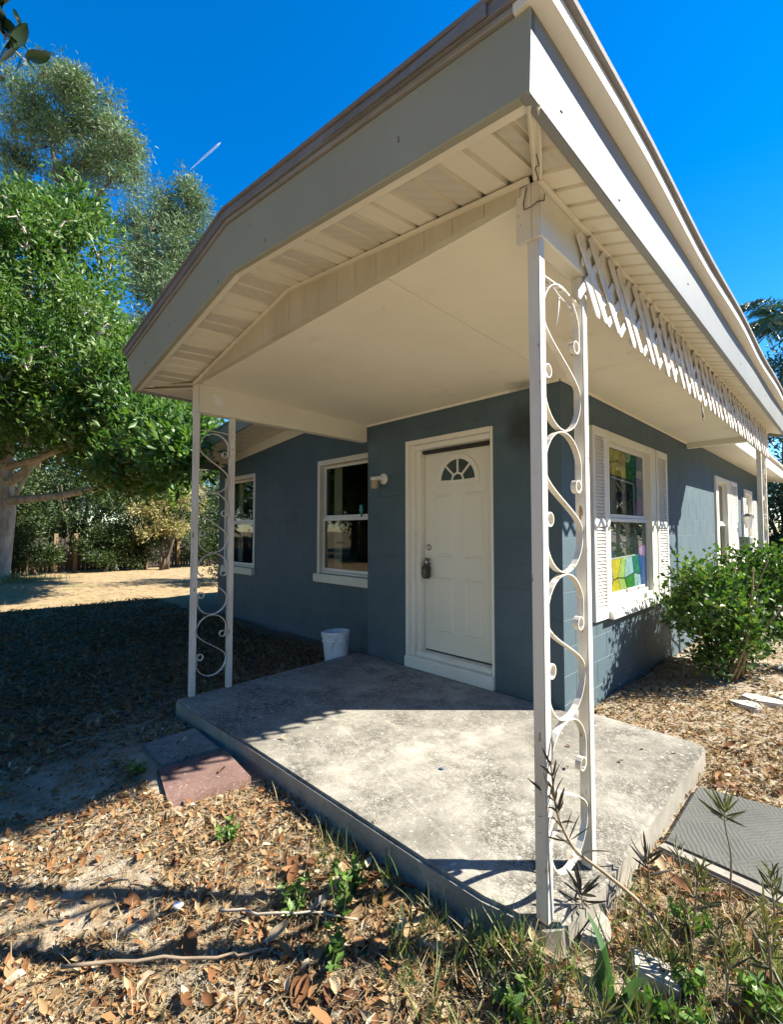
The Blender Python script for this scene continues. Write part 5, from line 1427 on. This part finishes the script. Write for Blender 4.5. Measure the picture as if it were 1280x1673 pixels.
# overhanging dark glossy branch at the top left, from a tree outside the frame
def magnolia():
    t = empty('magnolia_tree', (-4.6, -5.6, GZ), None, 'dark glossy leaves of an overhanging branch at the upper left', 'tree')
    b = MB(); b.tube([(-4.6, -5.6, GZ - .05), (-4.55, -5.55, 2.0), (-4.4, -5.3, 4.0), (-4.3, -5.1, 5.8), (-4.2, -5.0, 7.5)], [.24, .18, .14, .10, .04], 12); b.build('trunk', M['bark_dark'], t, smooth=True)
    pts, rad = limb((-4.42, -5.3, 3.9), (-3.05, -3.2, 5.35), .06, .016); b = MB(); b.tube(pts, rad, 8); b.build('branch', M['bark_dark'], t, smooth=True)
    tw = [(-3.05, -3.2, 5.35), (-2.98, -3.08, 5.18), (-2.90, -2.99, 4.99), (-2.80, -2.90, 4.86)]
    b = MB(); b.tube(tw, [.012, .009, .006, .004], 6); b.build('branch', M['palegrey_twig'], t, smooth=True)
    spots = [((-2.96, -3.06, 5.20), (.5, .5, -.9)), ((-2.97, -3.07, 5.22), (-.3, -.2, -1)), ((-3.0, -3.1, 5.28), (.7, .6, .1)), ((-2.98, -3.05, 5.24), (.1, .2, -1)), ((-2.93, -3.0, 5.05), (-.5, -.4, -.6)),
             ((-2.9, -2.98, 4.98), (.3, .35, .9)), ((-2.88, -2.97, 4.97), (-.6, -.5, -.35)), ((-2.82, -2.92, 4.88), (.8, .7, -.1)), ((-2.80, -2.90, 4.86), (.35, .3, -.8)), ((-2.84, -2.93, 4.90), (-.2, -.1, -.9)), ((-2.80, -2.90, 4.86), (.7, .7, .5)),
             ((-3.03, -3.15, 5.33), (.4, .3, -.7)), ((-3.05, -3.2, 5.36), (.6, .5, .5)), ((-3.06, -3.2, 5.34), (-.1, .4, -.9)), ((-2.95, -3.05, 5.12), (.55, .45, -.5))]
    spots += [((random.uniform(-3.02, -2.86), 0, random.uniform(5.08, 5.42)), (random.uniform(-.6, .8), random.uniform(-.5, .7), random.uniform(-1, .3))) for _ in range(12)]
    spots = [((p[0] + .06, p[1] if p[1] else p[0] * 1.17 + .42, p[2] - .02), d) for p, d in spots]
    for p, d in spots:
        scatter('leaf', [leaf_template(.44, .12, .3, 5)], np.array([p]), rot_basis(1, dirs=np.array([d])), np.array([random.uniform(.14, .21)]), np.array([random.random()]), M['leaf_mag'], t, True)
    cl = ellipsoid_clumps((-4.7, -5.3, 6.6), 1.3, 1.3, 1.5, 20, .5)
    P, Dd = crown_leaves(cl, 120, .15, .4); n = len(P)
    scatter('crown', [leaf_template(.44, .12, .3, 3)], P, rot_basis(n, dirs=Dd), .15 * rng.uniform(.7, 1.2, n), tint_n(n), M['leaf_mag'], t)['kind'] = 'stuff'
magnolia()

# ------------------------------------------------------------------ ground litter
def blocked(x, y, m=0.0):
    s = (x > -2.24 - m) & (x < .85 + m) & (y > -1.90 - m) & (y < .11 + m)
    s |= (x > -1.82 - m) & (x < -.90 + m) & (y > -2.42 - m) & (y < -1.9)
    s |= (x > .86 - m) & (x < 2.1) & (y > -.99 - m) & (y < -.2 + m)
    s |= (x < 0) & (y > 0)
    s |= (x < -2.1) & (y > .22)
    return s
def sample_ground(n, near=1.0, xr=(-6.5, 4.2), yr=(-4.2, 4.6), d0=2.2, bare=.30):
    """points on open ground, thinner with distance from the camera and on bare sandy patches"""
    out = []
    tot = 0
    while tot < n:
        x = rng.uniform(*xr, 60000); y = rng.uniform(*yr, 60000)
        dx, dy = x - 1.5325, y + 3.2827
        fw = dx * -.7118 + dy * .7024; rt = dx * .7024 + dy * .7118
        dist = np.hypot(dx, dy)
        ok = (fw > .5) & (np.abs(rt) < fw * .95 + .5) & ~blocked(x, y)
        pr = 1 / (1 + (dist / d0) ** 2)
        pr *= np.where(vnoise(x + 5, y + 5, 2.3) * .6 + vnoise(x + 50, y, 5.5) * .4 < bare + .12 * rng.random(60000), .18, 1.0)
        k = ok & (rng.random(60000) < pr * near)
        out.append(np.stack([x[k], y[k]], 1)); tot += k.sum()
    p = np.concatenate(out)[:n]
    return p
DRY = [leaf_template(.46, .30, .55, 3, wave=.03), leaf_template(.40, .45, -.5, 3, wave=.04), leaf_template(.52, .15, .25, 3, wave=.05), leaf_template(.34, .7, .7, 3)]
DRY_S = [leaf_template(.42, .35, .6, 2), leaf_template(.30, .5, -.5, 2), leaf_template(.5, .2, .35, 2)]
STR = [(np.array([(-.012, 0, 0), (.012, 0, 0), (.010, .5, .05), (-.010, .5, .05), (.004, 1, -.02), (-.004, 1, -.02)]), np.array([(0, 1, 2, 3), (3, 2, 4, 5)])),
       (np.array([(-.012, 0, 0), (.012, 0, 0), (.05, .5, .1), (.03, .5, .1), (.15, 1, .02), (.14, 1, .02)]), np.array([(0, 1, 2, 3), (3, 2, 4, 5)]))]
p = sample_ground(52000)
n = len(p); s_ = .018 + .038 * rng.random(n) ** 1.8
z = ground_h(p[:, 0], p[:, 1]) + rng.uniform(.002, .02, n)
xl = rng.uniform(-9.0, -2.2, 26000); yl = rng.uniform(-4.6, .2, 26000); kk = ~blocked(xl, yl)
p2 = np.column_stack([xl[kk], yl[kk]]); p = np.concatenate([p, p2]); s_ = np.concatenate([s_, rng.uniform(.03, .075, len(p2))])
z = ground_h(p[:, 0], p[:, 1]) + rng.uniform(.002, .02, len(p)); n = len(p)
tl = tint_n(n, -.02, 1.08); tl = np.where(p[:, 0] < -1.9 + .8 * (vnoise(p[:, 0], p[:, 1], 2.0) - .5), .08 + .48 * rng.random(n), tl)  # left yard leaves tinted dark red-brown to imitate its warm shade
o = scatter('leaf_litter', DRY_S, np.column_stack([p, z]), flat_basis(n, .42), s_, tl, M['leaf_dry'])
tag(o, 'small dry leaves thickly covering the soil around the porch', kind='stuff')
p = sample_ground(80000, bare=.22)
n = len(p); z = ground_h(p[:, 0], p[:, 1]) + rng.uniform(.001, .022, n)
o = scatter('straw', STR, np.column_stack([p, z]), flat_basis(n, .14), rng.uniform(.018, .085, n), tint_n(n), M['straw'])
tag(o, 'dry straw and pine needles between the fallen leaves', kind='stuff')
# larger leaves, countable near the camera
big = sample_ground(150, xr=(-2.6, 1.6), yr=(-3.2, -1.6), d0=1.6, bare=.1)
piles = np.column_stack([rng.uniform(-1.0, .5, 46), -1.93 - np.abs(rng.normal(0, .14, 46))])
piles2 = np.column_stack([rng.uniform(-.25, .75, 44), rng.uniform(-2.5, -1.98, 44)])
piles3 = np.column_stack([rng.uniform(.87, 1.5, 30), rng.uniform(-1.55, -1.02, 30)])
piles4 = np.column_stack([rng.uniform(.86, 1.25, 20), rng.uniform(-.15, .55, 20)])
allp = np.concatenate([big, piles, piles2, piles3, piles4])
BIGM = []
for k in range(10):
    V, F = leaf_template(random.uniform(.40, .56), random.uniform(.1, .45), random.choice([-.6, -.3, .3, .55, .7]), 6, wave=random.uniform(.01, .05))
    me_o = np_mesh('fallen_leaf', V, F, M['leaf_dry'], None, np.full(len(V), random.random()), True)
    BIGM.append(me_o.data); bpy.data.objects.remove(me_o)
def zone(x, y):
    if y > -.9: return 'dry leaf on the strip between the walkway and the side wall', 'fallen leaves on the side strip'
    if x > .86: return 'dry leaf among the weeds beside the dark walkway', 'fallen leaves by the walkway'
    if x > -.3: return 'curled tan leaf in the heap by the front corner of the slab', 'fallen leaves by the slab corner'
    return 'curled dry leaf lying on the litter between the shaded yard and the slab front', 'fallen leaves in front of the slab'
for (x_, y_) in allp:
    if blocked(np.array([x_]), np.array([y_]))[0]: continue
    if math.hypot(x_ - 1.5325, y_ + 3.2827) < 1.25: continue
    ob = bpy.data.objects.new('fallen_leaf', random.choice(BIGM)); COL.objects.link(ob)
    sc = random.uniform(.045, .075) if x_ < -.3 else random.uniform(.05, .10)
    ob.scale = (sc, sc, sc)
    ob.location = (x_, y_, float(ground_h(x_, y_)) + random.uniform(.008, .028))
    ob.rotation_euler = (random.uniform(-.5, .5), random.uniform(-.5, .5), random.uniform(0, 6.28))
    lb_, gr_ = zone(x_, y_)
    tag(ob, lb_, 'dry leaf', gr_)
for k in range(9):
    x_, y_ = random.uniform(-1.72, -.98), random.uniform(-2.32, -2.0)
    ob = bpy.data.objects.new('fallen_leaf', random.choice(BIGM)); COL.objects.link(ob)
    sc = random.uniform(.03, .055); ob.scale = (sc, sc, sc); ob.location = (x_, y_, -.068 if x_ > -1.36 else -.079)
    ob.rotation_euler = (random.uniform(-.2, .2), random.uniform(-.2, .2), random.uniform(0, 6.28))
    tag(ob, 'dry leaf lying on top of the stepping stones', 'dry leaf', 'leaves on the stepping stones')
for k in range(16):
    e_ = random.random()
    x_, y_ = (random.uniform(-2.1, .75), random.uniform(-1.86, -1.55)) if e_ < .45 else ((random.uniform(-2.15, -1.7), random.uniform(-1.6, -.2)) if e_ < .75 else (random.uniform(.1, .8), random.uniform(-1.2, .05)))
    ob = bpy.data.objects.new('fallen_leaf', random.choice(BIGM)); COL.objects.link(ob)
    sc = random.uniform(.022, .045); ob.scale = (sc, sc, sc); ob.location = (x_, y_, .006)
    ob.rotation_euler = (random.uniform(-.2, .2), random.uniform(-.2, .2), random.uniform(0, 6.28))
    tag(ob, 'small dry leaf scrap lying on top of the concrete slab', 'dry leaf', 'leaf scraps on the slab')
pb = np.column_stack([rng.uniform(-2.2, .82, 900), np.zeros(900)]); ed_ = rng.random(900)
pb[:, 1] = np.where(ed_ < .6, -1.86 + np.abs(rng.normal(0, .10, 900)), np.where(ed_ < .8, -.02 - np.abs(rng.normal(0, .05, 900)), rng.uniform(-1.8, -.05, 900)))
kk = (pb[:, 0] < .6) | (pb[:, 1] > -1.6); pb = pb[kk]; n = len(pb)
o = scatter('slab_debris', STR + STR, np.column_stack([pb, np.full(n, .003)]), flat_basis(n, .05), rng.uniform(.006, .035, n), rng.uniform(0, .6, n), M['straw'])
tag(o, 'bits of straw and grit blown onto the slab', kind='stuff')
# grass and herbs
BL = [leaf_template(.030, .2, .5, 4, .002), leaf_template(.026, .2, .9, 4, .002), leaf_template(.034, .2, -.5, 4, .002)]
def tufts(name, centres, blades, hlo, hhi, mat, label, spread=.03, up=2.2):
    P, Dd = [], []
    for (x_, y_) in centres:
        k = rng.integers(max(2, blades // 2), blades + 1)
        px = x_ + rng.normal(0, spread, k); py = y_ + rng.normal(0, spread, k)
        P.append(np.column_stack([px, py, ground_h(px, py)])); d = rng.normal(size=(k, 3)); d[:, 2] = np.abs(d[:, 2]) + up; Dd.append(d)
    P = np.concatenate(P); Dd = np.concatenate(Dd); k = ~blocked(P[:, 0], P[:, 1]); P, Dd = P[k], Dd[k]; n = len(P)
    o = scatter(name, BL, P, rot_basis(n, dirs=Dd), rng.uniform(hlo, hhi, n), tint_n(n), mat)
    return tag(o, label, kind='stuff')
cg = np.concatenate([np.column_stack([rng.uniform(.35, 1.8, 330), rng.uniform(-2.25, -1.25, 330)]), np.column_stack([rng.uniform(-.2, .85, 30), -1.95 - np.abs(rng.normal(0, .08, 30))]), np.column_stack([rng.uniform(.60, .95, 34), rng.uniform(-2.04, -1.905, 34)])])
tufts('grass', cg, 7, .05, .16, M['grass'], 'green grass blades growing along the slab corner')
cg = np.concatenate([np.column_stack([rng.uniform(.45, 2.0, 420), rng.uniform(-2.3, -1.1, 420)]), sample_ground(220, bare=.1)])
tufts('dry_grass', cg, 8, .04, .13, M['straw'], 'dry bleached grass standing among the weeds', .04, 1.1)
yg = np.column_stack([rng.uniform(-16, -6.5, 900), rng.uniform(-4, 3, 900)])
tufts('yard_grass', yg, 7, .05, .12, M['straw'], 'sparse dry yard grass in the sunny back yard', .08, 1.2)
tufts('trunk_grass', np.column_stack([-14.9 + rng.normal(0, .4, 60), -1.6 + rng.normal(0, .45, 60)]), 10, .15, .35, M['grass'], 'grass tufts round the foot of the pale trunk', .1)

def herb(x_, y_, h_, n_, label):
    t = empty('herb', (x_, y_, float(ground_h(x_, y_))), None, label, 'weed', 'small green herbs by the slab')
    z0 = float(ground_h(x_, y_))
    st = MB(); P, Dd = [], []
    for k in range(n_):
        tx, ty = x_ + random.uniform(-.06, .06), y_ + random.uniform(-.06, .06); hh = h_ * random.uniform(.5, 1.1)
        pts, rad = limb((x_, y_, z0), (tx, ty, z0 + hh), .0022, .0012, 5, .25); st.tube(pts, rad, 5)
        for q in pts[1:]:
            for s in range(3):
                P.append(tuple(q)); Dd.append((random.gauss(0, 1), random.gauss(0, 1), .5))
    st.build('stem', M['twig'], t)
    m_ = len(P)
    scatter('leaves', [leaf_template(.55, .15, .3, 2)], np.array(P), rot_basis(m_, dirs=np.array(Dd)), rng.uniform(.02, .045, m_), tint_n(m_), M['herb'], t)['kind'] = 'stuff'
for i, (x_, y_, h_, lab) in enumerate([(.08, -2.06, .13, 'leafy green herb growing near the slab front'), (.16, -2.18, .15, 'tallest green herb of the patch near the slab front'), (.02, -2.28, .10, 'low green herb nearest the foreground shadow'), (.27, -2.30, .09, 'small herb at the right of the green patch'),
                                         (-1.42, -2.42, .06, 'tiny green sprout beside the red stepping stone'), (-.55, -2.30, .05, 'tiny sprout in the sandy patch')]):
    herb(x_, y_, h_, 7, lab)

# narrow leaved weeds with whorls of leaves
def whorl_weed(path, r0, n_leaf, L, label, spiral=.5, mat='weed', low=.35, name='narrow_leaved_weed', up=.3):
    t = empty(name, path[0], None, label, 'weed', 'narrow leaved weeds by the porch')
    P = [Vector(p) for p in path]; pts = []
    for i in range(len(P) - 1):
        for k in range(4): pts.append(P[i].lerp(P[i + 1], k / 4))
    pts.append(P[-1])
    for _ in range(2):
        pts = [pts[0]] + [(pts[i - 1] + pts[i] * 2 + pts[i + 1]) / 4 for i in range(1, len(pts) - 1)] + [pts[-1]]
    b = MB(); b.tube(pts, [r0 * (1 - .55 * i / (len(pts) - 1)) for i in range(len(pts))], 7); b.build('stem', M['twig'], t, smooth=True)
    k0 = int(len(pts) * (1 - spiral))
    for k in range(n_leaf):
        u = (k / n_leaf) ** .75
        q = pts[min(len(pts) - 1, k0 + int(u * (len(pts) - 1 - k0) + .5))]
        ax = (pts[-1] - pts[k0]).normalized(); an = k * 2.399
        e1 = ax.orthogonal().normalized(); e2 = ax.cross(e1)
        d = (e1 * math.cos(an) + e2 * math.sin(an)) * (1 - .55 * u) + ax * (up + .9 * u) + Vector((random.gauss(0, .15), random.gauss(0, .15), random.gauss(0, .15)))
        o = scatter('leaf', [leaf_template(random.uniform(.085, .12), .35, random.uniform(-.6, .25), 5, .006)], np.array([tuple(q)]), rot_basis(1, dirs=np.array([tuple(d)])), np.array([L * random.uniform(.65, 1.1)]), np.array([random.random()]), M[mat], t, True)
whorl_weed([(1.08, -1.45, -.13), (.99, -1.56, .05), (.90, -1.67, .17), (.835, -1.745, .24), (.80, -1.79, .36), (.79, -1.80, .52)], .0075, 30, .105, 'dark spiky weed arching up in front of the nearest column', .46, 'weed_dark')
whorl_weed([(1.15, -1.12, -.13), (1.165, -1.12, .08), (1.15, -1.15, .20), (1.15, -1.15, .26)], .004, 18, .10, 'thin stemmed weed with a fan of olive leaves over the dark walkway', .25)
whorl_weed([(1.10, -1.45, -.13), (1.115, -1.45, .05), (1.13, -1.45, .17)], .005, 24, .085, 'upright olive weed before the walkway kerb', .55)
whorl_weed([(.92, -1.28, -.13), (.93, -1.29, -.02), (.92, -1.29, .05)], .004, 16, .10, 'low dark weed at the edge of the slab by the walkway', .5, 'weed_dark')
whorl_weed([(1.29, -1.23, -.13), (1.30, -1.24, .02), (1.29, -1.24, .12)], .004, 20, .09, 'olive weed on the walkway kerb at the right edge', .55)
whorl_weed([(1.31, -1.45, -.13), (1.31, -1.46, .02), (1.30, -1.46, .14)], .005, 26, .085, 'bushy olive weed at the lower right', .7)
whorl_weed([(.83, -1.62, -.12), (.82, -1.64, -.02), (.815, -1.64, .045)], .004, 18, .10, 'flat dark weed rosette just behind the nearest column foot', .4, 'weed_dark', up=.05)
whorl_weed([(1.22, -1.62, -.13), (1.23, -1.62, .0), (1.24, -1.62, .07)], .004, 20, .075, 'short olive weed beside the concrete lump', .7)
whorl_weed([(1.38, -1.62, -.13), (1.37, -1.62, .0), (1.37, -1.63, .09)], .004, 24, .08, 'olive weed at the bottom right corner', .7)
whorl_weed([(1.15, -1.85, -.13), (1.15, -1.86, -.05), (1.16, -1.86, .02)], .0035, 18, .07, 'low olive weed at the very bottom of the picture', .8)

for k in range(22):
    x_ = random.uniform(.95, 1.62); y_ = random.uniform(-2.05, -1.05)
    if x_ - .5325 * 0 > .86 and y_ > -1.04: continue
    if math.hypot(x_ - 1.5325, y_ + 3.2827) < 1.15: continue
    h_ = random.uniform(.08, .22); z_ = float(ground_h(x_, y_)); dx, dy = random.uniform(-.05, .05), random.uniform(-.05, .05)
    whorl_weed([(x_, y_, z_), (x_ + dx * .3, y_ + dy * .3, z_ + h_ * .5), (x_ + dx, y_ + dy, z_ + h_)], .0032, 16, random.uniform(.05, .085), 'small olive weed in the tangle below the walkway kerb', random.uniform(.45, .9))
for k in range(18):
    x_ = random.uniform(.55, 1.5); y_ = random.uniform(-2.2, -1.25)
    if blocked(np.array([x_]), np.array([y_]))[0]: continue
    herb(x_, y_, random.uniform(.06, .12), 7, 'small green herb in the tangle right of the nearest column')
# broad leaves in the foreground
bp = empty('broadleaf_weed', (1.00, -1.84, GZ), None, 'weed with broad green leaves in the foreground below the nearest column', 'weed')
for p_, d_, L, wd in (((.965, -1.80, -.10), (-.05, .05, 1), .22, .20), ((.99, -1.83, -.12), (-.25, -.05, .9), .17, .44), ((1.02, -1.84, -.12), (.1, .0, 1), .18, .42), ((1.00, -1.82, -.11), (.75, .35, .45), .20, .55), ((1.05, -1.86, -.11), (.4, -.3, .2), .16, .40), ((.96, -1.86, -.12), (-.6, -.2, .3), .15, .45), ((1.03, -1.80, -.11), (.9, .7, .25), .14, .4)):
    scatter('leaf', [leaf_template(wd, .22, -.5, 7)], np.array([p_]), rot_basis(1, dirs=np.array([d_])), np.array([L]), np.array([random.random()]), M['broad'], bp, True)

# sticks
def stick(pts, r_, mat, label):
    C_ = [Vector(q) for q in pts]; P = []
    for a, c in zip(C_[:-1], C_[1:]):
        for k in range(4): P.append(a.lerp(c, k / 4) + Vector((random.gauss(0, .006), random.gauss(0, .006), random.gauss(0, .003))))
    P.append(C_[-1]); b = MB(); b.tube([tuple(q) for q in P], [r_ * (1 - .5 * i / (len(P) - 1)) for i in range(len(P))], 6)
    o = b.build('stick', mat, None, smooth=True); c = P[0]
    o.data.transform(Matrix.Translation(-c)); o.location = c
    tag(o, label, 'stick')
stick([(-2.10, -2.78, -.105), (-2.2, -2.5, -.10), (-2.14, -2.2, -.098), (-2.3, -1.9, -.10)], .008, M['twig'], 'long thin stick lying in the porch shadow')
stick([(-.32, -2.95, -.10), (-.10, -2.72, -.09), (.05, -2.55, -.095), (.10, -2.45, -.10)], .006, M['twig'], 'slender brown branch lying in the sunny foreground litter')
stick([(-.18, -2.50, -.10), (.0, -2.38, -.085), (.12, -2.24, -.09), (.22, -2.16, -.10)], .0055, M['palegrey_twig'], 'pale forked stick pointing at the slab')
stick([(-.86, -2.58, -.11), (-.80, -2.45, -.09), (-.76, -2.40, -.10)], .006, M['bark_dark'], 'short dark twig on the sandy patch')
stick([(-.62, -2.78, -.10), (-.50, -2.72, -.05), (-.44, -2.66, -.10)], .004, M['twig'], 'curved brown twig in the foreground shadow band')

# contrail high above
b = MB()
A = Vector((-597.0, 217.0, 472.0)); Bp = Vector((-566.8, 245.5, 509.0))
for k_ in (.25, .45, .65, .85, 1.05): b.tube([A.lerp(Bp, .0 + .03 * k_), A.lerp(Bp, .2), A.lerp(Bp, .5), A.lerp(Bp, .85), Bp.lerp(A, .05 * k_)], [.15, .8 * k_, 1.5 * k_, 1.6 * k_, .6 * k_], 8)
cm, t, p_ = new_mat('thin_ice_cloud')
tr = t.nodes.new('ShaderNodeBsdfTransparent'); df = t.nodes.new('ShaderNodeBsdfDiffuse'); df.inputs[0].default_value = (.8, .82, .85, 1)
mx = t.nodes.new('ShaderNodeMixShader'); mx.inputs[0].default_value = .085
t.links.new(tr.outputs[0], mx.inputs[1]); t.links.new(df.outputs[0], mx.inputs[2]); t.links.new(mx.outputs[0], t.nodes['Material Output'].inputs[0])
tag(b.build('contrail', cm, None, smooth=True), 'short white contrail streak in the blue sky', kind='structure')
